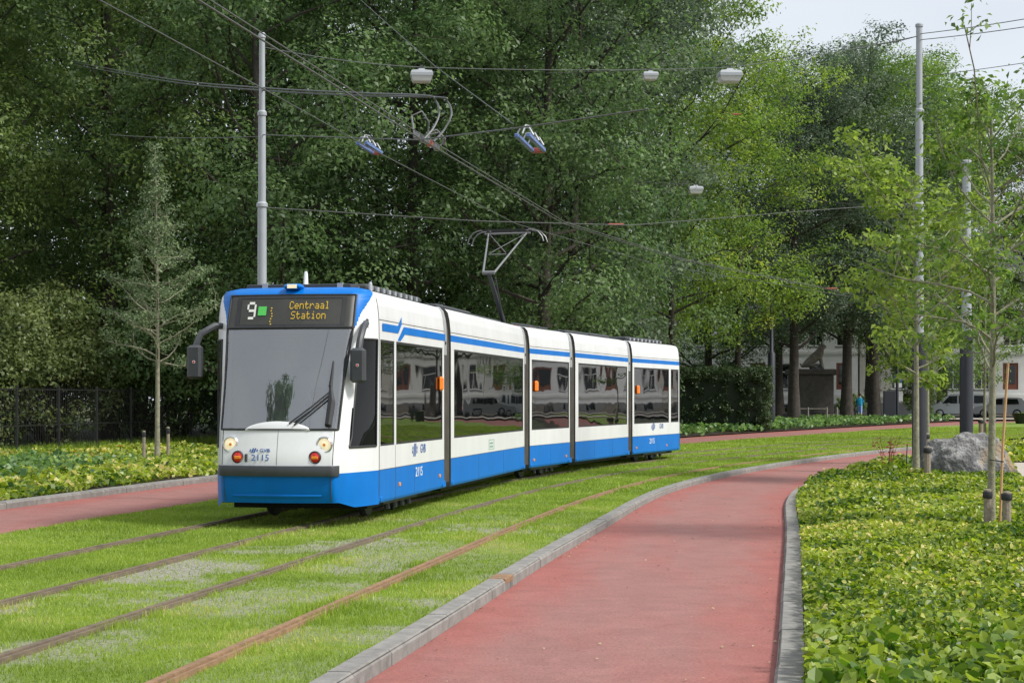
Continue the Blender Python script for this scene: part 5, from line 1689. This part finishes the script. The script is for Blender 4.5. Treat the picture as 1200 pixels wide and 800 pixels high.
wire([at(398, 110, 26), at(414, 160, 26.4)], .006, 'thin stay from the feeder cables down to the left blue insulator', n=3)
wire([at(411, 112, 26), at(426, 160, 26.6)], .006, 'second thin stay from the feeder cables down to the left blue insulator', n=3)
wire([AA(40), at(1300, 4, 36)], .010, 'upper wire from the tall grey pole top past the sky', s=.05)
wire([AA(47), at(1300, 15, 36)], .010, 'lower wire from the tall grey pole top past the sky', s=.05)
wire([AA(42), at(985, 55, 60), at(820, 80, 80)], .012, 'wire from the tall grey pole top into the far trees', 'wire_dark', s=.1)
wire([at(1060, 92, 60), at(1300, 58, 44)], .010, 'single wire crossing the sky gap beside the tall pole', s=.05)
wire([at(640, 200, 62), at(815, 216, 62), Vector((PB[0], PB[1], zz(250, 46.2)))], .012, 'far span wire carrying the small lamp', 'wire_dark', s=.1)
wire([at(130, 158, 40), AL(160)], .008, 'thin wire from the left pole back into the wood', 'wire_dark', s=.05)
wire([at(602, 146, 19.6), at(510, 78, 26), at(400, -20, 36)], .006, 'thin stay rising from the right blue insulator into the wood', 'wire_dark', n=4)
wire([Vector((PB[0], PB[1], zz(262, 46.2))), at(1060, 240, 50), at(940, 262, 60)], .008, 'thin wire from the shorter pole across the far trees', 'wire_dark')
wire([Vector((PB[0], PB[1], zz(308, 46.2))), at(960, 325, 60), at(780, 330, 70)], .008, 'low thin wire from the shorter pole towards the wood', 'wire_dark')

def section_insulator(c, d, L, label):
    d = d.normalized(); up = Vector((0, 0, 1)); s = d.cross(up).normalized()
    e = empty('section_insulator', c, 0, label, 'insulator', 'blue section insulators on the overhead wires')
    Rm = Matrix((s, d, up)).transposed().to_euler(); e.rotation_euler = Rm
    for k in (-1, 1):
        MB().box(k * .07 - .025, k * .07 + .025, -L / 2, L / 2, -.02, .03, bev=.008).build('runner', M['ins_blue'], e)
    MB().box(-.08, .08, L / 2 - .02, L / 2 + .04, -.025, .035, bev=.008).build('end_piece', M['ins_red'], e)
    for t in (-.35, 0, .3):
        MB().tube([(-.1, t * L, .03), (-.05, t * L, .12), (.05, t * L, .12), (.1, t * L, .03)], .012, 6).build('clamp', M['alu'], e)
    MB().tube([(0, -L * .5, .02), (0, -L * .3, .16), (0, 0, .20), (0, L * .4, .06)], .010, 6).build('jumper', M['alu'], e)
    return e
p0, p1 = zpt(416, 163, 5.76), zpt(449, 184, 5.76)
section_insulator((p0 + p1) / 2, p1 - p0, (p1 - p0).length * .55, 'blue section insulator below the thin stays of the feeder cables')
p0, p1 = at(606, 153, 19.4), at(636, 182, 21.0)
section_insulator((p0 + p1) / 2, p1 - p0, (p1 - p0).length * .62, 'blue section insulator hanging free at the end of the span wire')
c = zpt(500, 167, 5.18)
e = empty('wire_clamp_cluster', c, 0, 'tangle of clamps and loops where the feeder cables meet the contact wire', 'clamp')
dirn = (near[3] - near[2]).normalized()
for k in range(7):
    o = dirn * (k - 3) * .18
    MB().box(o.x - .04, o.x + .04, o.y - .05, o.y + .05, o.z - .03 + .015 * (k % 2), o.z + .05, bev=.008).build('clamp', M['ins_red' if k == 4 else 'panto'], e)
for k, (a, h_) in enumerate(((-.45, .34), (.35, .22), (.45, .2))):
    o = dirn * a
    MB().tube([o + Vector((-.05, -.1, .05)), o + Vector((-.08, -.05, h_ * .8)), o + Vector((.05, 0, h_)), o + Vector((.14, .05, h_ * .6)), o + Vector((.12, .1, .04))], .012, 6).build('loop', M['panto'], e, smooth=True)
for px, py, Y in ((722, 263, 36.5), (863, 134, 60), (975, 338, 52)):
    q = at(px, py, Y); o = MB().tube([q - Vector((.16, 0, 0)), q + Vector((.16, 0, 0))], [.022, .022], 8).build('wire_insulator', M['ins_red'])
    tag(o, {722: 'small red insulator on the low span wire', 863: 'small red insulator against the far trees', 975: 'small red insulator near the far end of the contact wires'}[px], 'insulator')

def lamp(c, w, label):
    e = empty('hanging_lamp', c, .1, label, 'street lamp', 'lamps hung from the span wires')
    h_ = w * .68
    def fr(levels):
        return [[(-x, -y, z), (x, -y, z), (x, y, z), (-x, y, z)] for x, y, z in levels]
    MB().loft(fr([(w * .36, w * .26, -h_), (w * .40, w * .30, -h_ * .93), (w * .47, w * .36, -h_ * .62)]), caps=True).build('diffuser', M['lamp_white'], e)
    MB().loft(fr([(w * .50, w * .38, -h_ * .615), (w * .50, w * .38, -h_ * .42), (w * .44, w * .34, -h_ * .27), (w * .16, w * .12, -h_ * .18), (w * .12, w * .1, -.03)]), caps=True).build('housing', M['pole_grey'], e)
    MB().box(-.03, .03, -.02, .02, -.05, .04).build('hanger', M['dark_grey'], e)
lamp(l1 + Vector((0, 0, .0)), .44, 'pale hanging street lamp above the hooked feeder cables')
lamp(l2 + Vector((0, 0, .0)), .52, 'pale hanging street lamp in front of the yellow green tree')
lamp(at(815, 216, 62), .52, 'small far lamp hanging in front of the dark wood')
e = lamp(at(762, 82, 47), .42, 'pale lamp half hidden by leaves near the yellow green tree')
wire([at(640, 86, 47), at(762, 82, 47), at(855, 84, 47)], .006, 'thin wire carrying the half hidden lamp', 'wire_dark', n=4)

# ------------------------------------------------------------------ fence
A_, B_ = Vector((-16.2, 46.5, 0)), Vector((-11.9, 69, 0))
fd = (B_ - A_).normalized(); FL = (B_ - A_).length
f = empty('bar_fence', (A_.x, A_.y, -.05), -math.atan2(fd.x, fd.y), 'black iron bar fence in front of the bushes', 'fence')
post_me = MB().box(-.035, .035, -.035, .035, 0, 2.25, bev=.008).mesh('fence_post', M['fence'])
bar_me = MB().tube([(0, 0, .12), (0, 0, 2.18)], .006, 5).mesh('fence_bar', M['fence'])
npost = 9
for k in range(npost): obj('fence_post', post_me, f, (0, FL * k / (npost - 1), 0))
k = .11
while k < FL:
    obj('fence_bar', bar_me, f, (0, k, 0)); k += .16
for z in (.2, 1.0, 2.12):
    MB().box(-.018, .018, 0, FL, z - .02, z + .02).build('fence_rail', M['fence'], f)

# ------------------------------------------------------------------ houses
pane_cache = {}
def window(par, x, z, w, h_, y=0.0, arch=False):
    key = (round(w, 2), round(h_, 2))
    if key not in pane_cache:
        fr = MB()
        t = .09
        fr.box(-w / 2, w / 2, -.03, .08, 0, t); fr.box(-w / 2, w / 2, -.03, .08, h_ - t, h_)
        fr.box(-w / 2, -w / 2 + t, -.03, .08, t, h_ - t); fr.box(w / 2 - t, w / 2, -.03, .08, t, h_ - t)
        fr.box(-.04, .04, -.015, .07, t, h_ * .66 - .04); fr.box(-w / 2 + t, w / 2 - t, -.02, .07, h_ * .66 - .04, h_ * .66 + .04)
        pn = MB().box(-w / 2 + .02, w / 2 - .02, .085, .10, .02, h_ - .02)
        cu = MB()
        for s in (-1, 1): cu.box(s * w * .33 - w * .12, s * w * .33 + w * .12, .14, .16, .1, h_ - .1)
        sl = MB().box(-w / 2 - .1, w / 2 + .1, -.12, .08, -.12, -.002)
        hd = MB().box(-w / 2 - .12, w / 2 + .12, -.07, .0, h_ + .002, h_ + .16)
        pane_cache[key] = (fr.mesh('frame', M['frame_white']), pn.mesh('pane', M['pane']), sl.mesh('sill', M['wall_grey']), hd.mesh('lintel', M['frame_white']), cu.mesh('curtain', M['wall_cream']))
    fr, pn, sl, hd, cu = pane_cache[key]
    o = obj('window', fr, par, (x, y, z))
    obj('pane', pn, o); obj('sill', sl, o); obj('lintel', hd, o); obj('curtain', cu, o)

def house(x, y, rz, w, floors, label, wall, plinth=True, door=True, z0=None):
    e = empty('town_house', (x, y, float(rise(y)) + .05 if z0 is None else z0), rz, label, 'house', 'terrace of pale town houses along the street')
    D = 9.0
    FH, BASE = 3.5, 1.3
    Ht = BASE + FH * floors
    n = 3 if w > 6.2 else 2
    ww, wh = 1.25, 2.15
    xs_ = [(-w / 2 + w * (k + .5) / n) for k in range(n)]
    # wall with real openings: columns of wall pieces round the windows
    mb = MB()
    T = .35
    mb.box(-w / 2, w / 2, T, D, 0, Ht)                      # inner mass
    edges = [-w / 2] + [v for c in xs_ for v in (c - ww / 2, c + ww / 2)] + [w / 2]
    for k in range(0, len(edges), 2):
        mb.box(edges[k], edges[k + 1], 0, T - .001, 0, Ht)
    for c in xs_:
        z = 0
        for fl in range(floors):
            zb = BASE + fl * FH + .75
            mb.box(c - ww / 2 + .0005, c + ww / 2 - .0005, 0, T - .001, z, zb); z = zb + wh
        mb.box(c - ww / 2 + .0005, c + ww / 2 - .0005, 0, T - .001, z, Ht)
    mb.build('wall', wall, e)
    MB().box(-w / 2 - .02, w / 2 + .02, -.06, -.002, 0, .9).build('plinth', M['wall_grey'], e)
    for fl in range(floors):
        for j, c in enumerate(xs_):
            if fl == 0 and door and j == n - 1: continue
            window(e, c, BASE + fl * FH + .75, ww, wh, .10)
        MB().box(-w / 2, w / 2, -.08, -.002, BASE + fl * FH + .12, BASE + fl * FH + .34).build('string_course', M['frame_white'], e)
    # basement windows
    for j, c in enumerate(xs_[:-1]):
        MB().box(c - .45, c + .45, -.075, -.061, .25, .8).build('basement_window', M['pane'], e)
    if door:
        c = xs_[-1]
        d = MB().box(c - .62, c + .62, .05, .20, BASE - .55, BASE + 2.9).build('door', M['door_brown'], e)
        MB().box(c - .4, c + .4, .03, .049, BASE + 1.2, BASE + 2.7).build('pane', M['pane'], d)
        for k in range(4):
            MB().box(c - .8, c + .8, -1.2 + k * .3, -.08, k * .19, k * .19 + .188).build('step', M['stone_pale'], e)
    MB().box(-w / 2 - .05, w / 2 + .05, -.45, .0 - .002, Ht - .35, Ht + .05).build('cornice', M['frame_white'], e)
    rf = MB().prism([(-.4, Ht + .051), (D, Ht + .051), (D * .6, Ht + 3.0), (D * .35, Ht + 3.0)], 'x', -w / 2, w / 2).build('roof', M['roof_tile'], e)
    MB().box(-w / 2 + .3, -w / 2 + 1.1, D * .4, D * .55, Ht + 2.4, Ht + 4.0).build('chimney', M['door_brown'], rf)
    return e
row = [(17.5, 7.2, 3, 'white', 'pale town house seen between the trunks behind the clipped hedge'),
       (24.6, 6.8, 3, 'white', 'white town house behind the stone monument'),
       (31.3, 6.4, 3, 'cream', 'cream town house behind the person in blue and the parking sign'),
       (38.0, 7.0, 3, 'white', 'white town house behind the parked silver van'),
       (44.9, 6.6, 3, 'white', 'white town house behind the parked silver hatchback'),
       (51.5, 6.6, 3, 'cream', 'cream town house, first beyond the hatchback end of the street'),
       (58.2, 6.8, 3, 'white', 'white town house, second beyond the hatchback end of the street'),
       (65.1, 7.0, 3, 'white', 'white town house, third beyond the hatchback end of the street'),
       (72.0, 6.8, 3, 'cream', 'cream town house, fourth beyond the hatchback end of the street'),
       (78.8, 6.8, 3, 'white', 'white town house, last of the terrace at the far street end'),
       (10.4, 7.0, 3, 'cream', 'cream town house at the wooded end of the terrace')]
for x, w, fl, wl_, lab in row:
    house(x, 138.0, 0, w - .06, fl, lab, M['wall_' + wl_])

# ------------------------------------------------------------------ parked cars
def car(loc, rz, L, W, H_, prof, glassq, paint, label, name, rear_lights=True):
    """prof: side outline (y along the car, z); glassq: list of side windows as (y,z) quads"""
    e = empty(name, loc, rz, label, 'car', 'cars parked in front of the terrace')
    bm_ = MB()
    belt = .92
    rings = []
    for x, k in ((-1, 1), (1, 1)): pass
    low = [(y, z) for y, z in prof]
    def xw(z): return W / 2 * (1.0 if z < belt else 1.0 - .22 * (z - belt) / (H_ - belt) * .8) * (.94 if z < .32 else 1)
    n = len(low)
    V = [(s * xw(z) * t, y, z) for s, t in ((-1, 1), (-1, .96), (1, .96), (1, 1)) for y, z in [(yy * (1 if t == 1 else 1.012), zz_ if t == 1 else zz_ + .02 * (zz_ > belt)) for yy, zz_ in low]]
    F = []
    for r_ in range(3):
        for k in range(n):
            F.append((r_ * n + k, r_ * n + (k + 1) % n, (r_ + 1) * n + (k + 1) % n, (r_ + 1) * n + k))
    F.append(tuple(reversed(range(n)))); F.append(tuple(range(3 * n, 4 * n)))
    bm_.add(V, F)
    bm_.build('body', paint, e, smooth=True, sharp=30)
    for q in glassq:
        for s in (-1, 1):
            MB().add([(s * (xw(z) + .006), y, z) for y, z in q], [tuple(range(len(q)))]).build('side_window', M['car_glass'], e)
    for (y0, z0, y1, z1, nm) in ((prof_w[0] if False else None) and [] or CARSCREENS.get(name, [])):
        MB().add([(-xw(z0) * .86, y0, z0), (xw(z0) * .86, y0, z0), (xw(z1) * .84, y1, z1), (-xw(z1) * .84, y1, z1)], [(0, 1, 2, 3)]).build(nm, M['car_glass'], e)
    for s in (-1, 1):
        for y in (-L * .31, L * .30):
            w_ = MB().lathe([(.12, s * (W / 2 - .20)), (.31, s * (W / 2 - .20)), (.315, s * (W / 2 - .02)), (.30, s * (W / 2 + .005)), (.2, s * (W / 2 + .005))], 20, axis='x', c=(0, y, .31)).build('wheel', M['tyre'], e, smooth=True)
            MB().lathe([(.205, s * (W / 2 + .004)), (.19, s * (W / 2 + .012)), (.03, s * (W / 2 + .02))], 20, axis='x', c=(0, y, .31)).build('rim', M['rim'], w_, smooth=True)
        MB().box(s * W * .40 - .11, s * W * .40 + .11, L / 2 - .02, L / 2 + .035, .82, 1.02, bev=.02).build('tail_light', M['red_lens'], e)
        MB().box(s * W * .38 - .14, s * W * .38 + .14, -L / 2 - .03, -L / 2 + .04, .62, .78, bev=.02).build('headlight', M['lens'], e)
        MB().box(s * (W / 2 + .09) - .08, s * (W / 2 + .09) + .08, -L * .19, -L * .15, .93, 1.05, bev=.02).build('wing_mirror', paint, e)
    MB().box(-.26, .26, L / 2 + .005, L / 2 + .03, .55, .66).build('number_plate', M['amber'], e)
    MB().box(-W * .44, W * .44, L / 2 - .05, L / 2 + .05, .30, .46, bev=.03).build('bumper', M['dark_grey'], e)
    return e
CARSCREENS = {'hatchback_car': [(1.93, .96, 1.52, 1.40, 'rear_screen'), (-.98, .96, -.30, 1.42, 'windscreen')], 'van_car': [(2.20, 1.02, 2.0, 1.62, 'rear_screen'), (-1.45, 1.0, -.75, 1.63, 'windscreen')]}
hatch = [(-1.98, .28), (-2.0, .55), (-1.92, .78), (-1.0, .93), (-.3, 1.40), (.2, 1.47), (1.1, 1.46), (1.5, 1.42), (1.92, .98), (1.98, .60), (1.95, .28)]
van = [(-2.2, .28), (-2.22, .6), (-2.15, .85), (-1.5, .99), (-.78, 1.62), (-.3, 1.72), (1.4, 1.74), (1.98, 1.66), (2.2, 1.0), (2.22, .6), (2.2, .28)]
prof_w = [None]
hx = 35.9
car((hx, 124.6, float(rise(124.6)) - .02), R(-122), 3.95, 1.68, 1.47, hatch, [[(-.85, .96), (.15, .96), (.15, 1.38), (-.25, 1.37)], [(.24, .96), (1.35, .99), (1.2, 1.36), (.24, 1.38)]], M['car_silver'], 'silver hatchback parked with its red tail lights showing', 'hatchback_car')
car((33.2, 127.0, float(rise(127)) - .02), R(-102), 4.4, 1.78, 1.74, van, [[(-1.2, 1.03), (-.1, 1.03), (-.1, 1.60), (-.68, 1.58)], [(.0, 1.03), (1.0, 1.03), (1.0, 1.62), (.0, 1.61)], [(1.1, 1.04), (1.95, 1.06), (1.85, 1.60), (1.1, 1.62)]], M['car_grey'], 'grey silver people carrier parked behind the slate footed pole', 'van_car')

# ------------------------------------------------------------------ monument, posts, signs
mx_, my_ = 19.6, 112.0
m_ = empty('stone_monument', (mx_, my_, float(rise(my_)) - .05), .2, 'dark stone pedestal with a pale seated animal statue under the trees', 'monument')
MB().box(-1.5, 1.5, -1.3, 1.3, 0, .5, bev=.05).build('plinth', M['stone_grey'], m_)
MB().box(-1.2, 1.2, -1.05, 1.05, .5, 3.0, bev=.04).build('pedestal', M['stone_grey'], m_)
MB().box(-1.38, 1.38, -1.2, 1.2, 3.0, 3.4, bev=.08).build('cornice', M['stone_grey'], m_)

def skin_figure(name, verts, edges, mat, parent=None, root=0, sub_=2, mats=None, face_mat=None):
    me = bpy.data.meshes.new(name)
    me.from_pydata([v[:3] for v in verts], edges, [])
    o = bpy.data.objects.new(name, me); COL.objects.link(o)
    md = o.modifiers.new('skin', 'SKIN'); md.use_smooth_shade = True
    sv = me.skin_vertices[0].data
    for k, v in enumerate(verts):
        r_ = v[3]; sv[k].radius = (r_, v[4] if len(v) > 4 else r_); sv[k].use_root = (k == root)
    s = o.modifiers.new('sub', 'SUBSURF'); s.levels = sub_; s.render_levels = sub_
    dg = bpy.context.evaluated_depsgraph_get()
    me2 = bpy.data.meshes.new_from_object(o.evaluated_get(dg))
    bpy.data.objects.remove(o)
    me2.materials.clear()
    for q in (mats or [mat]): me2.materials.append(q)
    if face_mat:
        me2.polygons.foreach_set('material_index', [face_mat(p.center) for p in me2.polygons])
    me2.name = name
    return obj(name, me2, parent)
# seated lion-like statue
sv = [(0, .6, .55, .38, .42), (0, .2, .8, .42), (0, -.25, 1.15, .40), (0, -.5, 1.5, .30), (0, -.62, 1.8, .27), (0, -.8, 1.86, .20), (0, -.98, 1.78, .13),
      (.25, -.5, .9, .17), (.25, -.58, .45, .12), (.25, -.62, .08, .12), (.25, -.82, .06, .10), (-.25, -.5, .9, .17), (-.25, -.58, .45, .12), (-.25, -.62, .08, .12), (-.25, -.82, .06, .10),
      (.32, .45, .4, .26), (.34, .0, .25, .15), (.34, -.2, .08, .12), (-.32, .45, .4, .26), (-.34, .0, .25, .15), (-.34, -.2, .08, .12),
      (.15, -.55, 2.05, .06), (-.15, -.55, 2.05, .06), (0, 1.0, .2, .10), (.3, 1.15, .5, .06)]
se = [(0, 1), (1, 2), (2, 3), (3, 4), (4, 5), (5, 6), (2, 7), (7, 8), (8, 9), (9, 10), (2, 11), (11, 12), (12, 13), (13, 14), (0, 15), (15, 16), (16, 17), (0, 18), (18, 19), (19, 20), (4, 21), (4, 22), (0, 23), (23, 24)]
st = skin_figure('statue', sv, se, M['stone_pale'], m_)
st.location = (.25, 0, 3.40); st.rotation_euler = (0, 0, R(70)); st.scale = (.8, .8, .8)

def post(x, y, h_, r, label, mat, name='low_post', cat='post', group=None):
    o = MB().lathe([(r, -.1), (r, h_ - .06), (r * .8, h_ - .02), (r * .3, h_)], 12).build(name, mat, None, smooth=True, loc=(x, y, float(rise(y))))
    return tag(o, label, cat, group)
for k, px in enumerate((926, 947, 969, 981)):
    Y = 106.0; post((px - 600) / F_PX * Y, Y, .95, .05, 'thin pale post of the low rail before the monument', M['stone_pale'], group='low posts before the monument')
o = MB().tube([((926 - 600) / F_PX * 106, 106, .95 + .2), ((969 - 600) / F_PX * 106, 106, .95 + .2)], .03, 6).build('low_rail', M['stone_pale'])
tag(o, 'thin horizontal rail across the low posts before the monument', 'rail')
# slate lamp post beside the hedge
Y = 98.0; X = (904 - 600) / F_PX * Y
e = empty('lamp_post', (X, Y, float(rise(Y)) - .05), 0, 'slate black lamp post beside the clipped hedge', 'lamp post')
MB().lathe([(.22, 0), (.22, 4.2), (.12, 4.35), (.09, 7.8)], 16).build('column', M['pole_dark'], e, smooth=True)
MB().tube([(0, 0, 7.7), (.2, 0, 8.1), (.8, 0, 8.25)], .06, 8).build('arm', M['pole_dark'], e, smooth=True)
MB().box(.7, 1.4, -.15, .15, 8.15, 8.32, bev=.04).build('lantern', M['lamp_white'], e)
# second slate post and black information cabinet, parking sign
Y = 110.0; X = (1044 - 600) / F_PX * Y
e = empty('information_pillar', (X, Y, float(rise(Y)) - .05), 0, 'flat black information pillar next to the parking sign', 'pillar')
MB().box(-.48, .30, -.12, .12, 0, 2.0, bev=.03).build('panel', M['pole_dark'], e)
MB().lathe([(.10, 0), (.10, 4.6), (.06, 4.8)], 14, c=(.42, .05, 0)).build('pole', M['pole_dark'], e, smooth=True)
Y = 112.5; X = (1052.5 - 600) / F_PX * Y
e = empty('parking_sign', (X, Y, float(rise(Y)) - .05), 0, 'small blue parking sign with a white letter on a grey post', 'sign')
MB().lathe([(.04, 0), (.04, 3.1)], 10).build('post', M['pole_grey'], e, smooth=True)
MB().box(-.24, .24, -.06, -.041, 2.55, 3.05, bev=.008).build('plate', M['sign_blue'], e)
obj('lettering', text_mesh('P', .42, M['white_print'], 1.1), e, (0, -.064, 2.80), (R(90), 0, 0))
MB().box(-.24, .24, -.06, -.041, 2.2, 2.5).build('sub_plate', M['white_print'], e)
MB().box(-.3, .3, -.06, -.041, 1.3, 1.95).build('notice_plate', M['lamp_white'], e)
# black bowl planter at the pavement edge
Y = 103.0; X = (1197 - 600) / F_PX * Y
e = empty('bowl_planter', (X, Y, float(rise(Y)) - .08), 0, 'black tapering planter standing at the edge of the grass track', 'planter')
MB().lathe([(.30, 0), (.34, .15), (.56, .66), (.58, .72), (.50, .72), (.46, .6)], 20).build('bowl', M['fence'], e, smooth=True)
V, F = rosette(99, 20, .38, .1)
me = new_mesh('planting', V, F, [M['leaf_host']]); a = me.attributes.new('tint', 'FLOAT', 'POINT'); a.data.foreach_set('value', np.full(len(V), .4, dtype=np.float32))
obj('planting', me, e, (0, 0, .6))
# garden shrub by the houses
plant_tree('shrub', bush_mesh('front_shrub', 71, 2.4, 2.0, 1.7, M['leaf_mid'], 2500, .14), ((998 - 600) / F_PX * 126, 126), 0, 1.0, 'round front garden shrub beside the person in blue', 'shrubs by the houses', 'shrub', None, ('stems', 'foliage'))
plant_tree('shrub', bush_mesh('small_tree', 72, 2.6, 2.2, 2.6, M['leaf_mid'], 3500, .15), ((1078 - 600) / F_PX * 118, 118), 0, 1.0, 'dark green shrub between the parking sign and the people carrier', 'shrubs by the houses', 'shrub', None, ('stems', 'foliage'))
# low garden wall
gw = MB().box(-3.2, 3.2, -.15, .15, 0, 1.1, bev=.02).build('garden_wall', M['wall_grey'], None, loc=((1030 - 600) / F_PX * 128, 128, float(rise(128)) - .05))
tag(gw, 'low grey garden wall behind the person in blue', 'wall')

# ------------------------------------------------------------------ person with a bicycle
Y = 112.5; X = (1007.5 - 600) / F_PX * Y; Z = float(rise(Y)) - .02
def person_mesh(parent):
    v = [(0, 0, .98, .15, .12), (0, 0, 1.18, .14, .11), (0, -.03, 1.38, .17, .11), (0, -.03, 1.50, .075), (0, -.06, 1.60, .09, .10), (0, -.07, 1.72, .075, .09),
         (.17, -.03, 1.42, .065), (.24, -.12, 1.17, .048), (.22, -.38, 1.08, .036), (.21, -.47, 1.07, .03),
         (-.17, -.03, 1.42, .065), (-.24, -.10, 1.17, .048), (-.2, -.36, 1.07, .036), (-.19, -.45, 1.06, .03),
         (.09, 0, .90, .10), (.11, -.10, .52, .065), (.11, .02, .12, .042), (.11, -.02, .05, .045), (.12, -.16, .035, .032),
         (-.09, 0, .90, .10), (-.11, .12, .52, .065), (-.11, .28, .14, .042), (-.11, .26, .06, .045), (-.12, .12, .035, .032)]
    ed = [(0, 1), (1, 2), (2, 3), (3, 4), (4, 5), (2, 6), (6, 7), (7, 8), (8, 9), (2, 10), (10, 11), (11, 12), (12, 13), (0, 14), (14, 15), (15, 16), (16, 17), (17, 18), (0, 19), (19, 20), (20, 21), (21, 22), (22, 23)]
    def fm(c):
        if c.z > 1.52: return 1
        if c.z > .98 and c.y > -.30: return 0
        if c.z > .50 and c.y > -.30: return 2
        return 1
    return skin_figure('body', v, ed, None, parent, 0, 2, [M['shirt_blue'], M['skin'], M['short_blue']], fm)
e = empty('person', (X, Y, Z), R(160), 'person in a bright blue shirt and pale shorts wheeling a bicycle', 'person')
person_mesh(e)
MB().lathe([(.03, 1.79), (.085, 1.76), (.108, 1.70), (.105, 1.64), (.06, 1.61)], 14, c=(0, -.055, 0)).build('hair', M['hair'], e, smooth=True)
bk = empty('bicycle', (X - .45, Y - .1, Z), R(150), 'dark bicycle wheeled by the person in blue', 'bicycle')
for y in (-.52, .52):
    pts = [(0, y + .33 * math.cos(a), .34 + .33 * math.sin(a)) for a in np.linspace(0, 2 * math.pi, 25)]
    w_ = MB().tube(pts, .02, 5).build('wheel', M['tyre'], bk, smooth=True)
    mb = MB()
    for k in range(8): a = k * math.pi / 4; mb.tube([(0, y, .34), (0, y + .32 * math.cos(a), .34 + .32 * math.sin(a))], .004, 3)
    mb.build('spokes', M['rim'], w_)
mb = MB(); F1 = [(0, .52, .34), (0, .1, .32), (0, -.36, .78), (0, .18, .82)]
for a, b in ((0, 1), (1, 2), (2, 3), (3, 1), (3, 0)): mb.tube([F1[a], F1[b]], .02, 6)
mb.tube([(0, -.36, .85), (0, -.52, .34)], .018, 6); mb.build('frame', M['fence'], bk)
MB().tube([(-.28, -.2, 1.02), (-.2, -.36, 1.0), (.2, -.36, 1.0), (.28, -.2, 1.02)], .015, 6).build('handlebar', M['rim'], bk)
MB().box(-.07, .07, .08, .32, .92, .98, bev=.02).build('saddle', M['rubber'], bk)

# ------------------------------------------------------------------ driver behind the windscreen
d_root = empty('person', (0, 0, 0), 0, 'tram driver in a white shirt seated behind the windscreen', 'person')
Wd = sections[0][4] @ Matrix.Translation((.30, -.02, .0))
d_root.matrix_world = Wd
v = [(0, 0, 1.05, .16, .13), (0, 0, 1.28, .16, .12), (0, -.02, 1.50, .19, .12), (0, -.02, 1.63, .07), (0, -.04, 1.74, .085, .095), (0, -.05, 1.86, .075, .09),
     (.19, -.02, 1.54, .068), (.27, -.14, 1.30, .052), (.20, -.42, 1.28, .04), (.17, -.54, 1.30, .032), (-.19, -.02, 1.54, .068), (-.27, -.14, 1.30, .052), (-.20, -.42, 1.28, .04), (-.17, -.54, 1.30, .032),
     (.1, -.08, 1.02, .10), (.13, -.48, 1.0, .075), (.13, -.52, .56, .05), (.13, -.66, .47, .04), (-.1, -.08, 1.02, .10), (-.13, -.48, 1.0, .075), (-.13, -.52, .56, .05), (-.13, -.66, .47, .04)]
ed = [(0, 1), (1, 2), (2, 3), (3, 4), (4, 5), (2, 6), (6, 7), (7, 8), (8, 9), (2, 10), (10, 11), (11, 12), (12, 13), (0, 14), (14, 15), (15, 16), (16, 17), (0, 18), (18, 19), (19, 20), (20, 21)]
skin_figure('body', v, ed, None, d_root, 0, 2, [M['shirt_white'], M['skin'], M['seat_blue']], lambda c: 1 if (c.z > 1.64 or c.y < -.4 and c.z > 1.15) else (0 if c.z > 1.1 else 2))
MB().lathe([(.03, 1.935), (.085, 1.91), (.105, 1.85), (.10, 1.79), (.06, 1.76)], 14, c=(0, -.035, 0)).build('hair', M['hair'], d_root, smooth=True)

# ------------------------------------------------------------------ trees behind the camera, mirrored in the windscreen
pop = tree_meshes('poplar', 81, 19, 1.5, 1.7, M['leaf_dark'], 40, 5, 40, .25, .6, .25, shape='column', up=1.1)
plant_tree('poplar_tree', pop, (-12.6, 10.4), .3, (1.2, 1.2, .98), 'slim dark poplar mirrored in the tram windscreen')
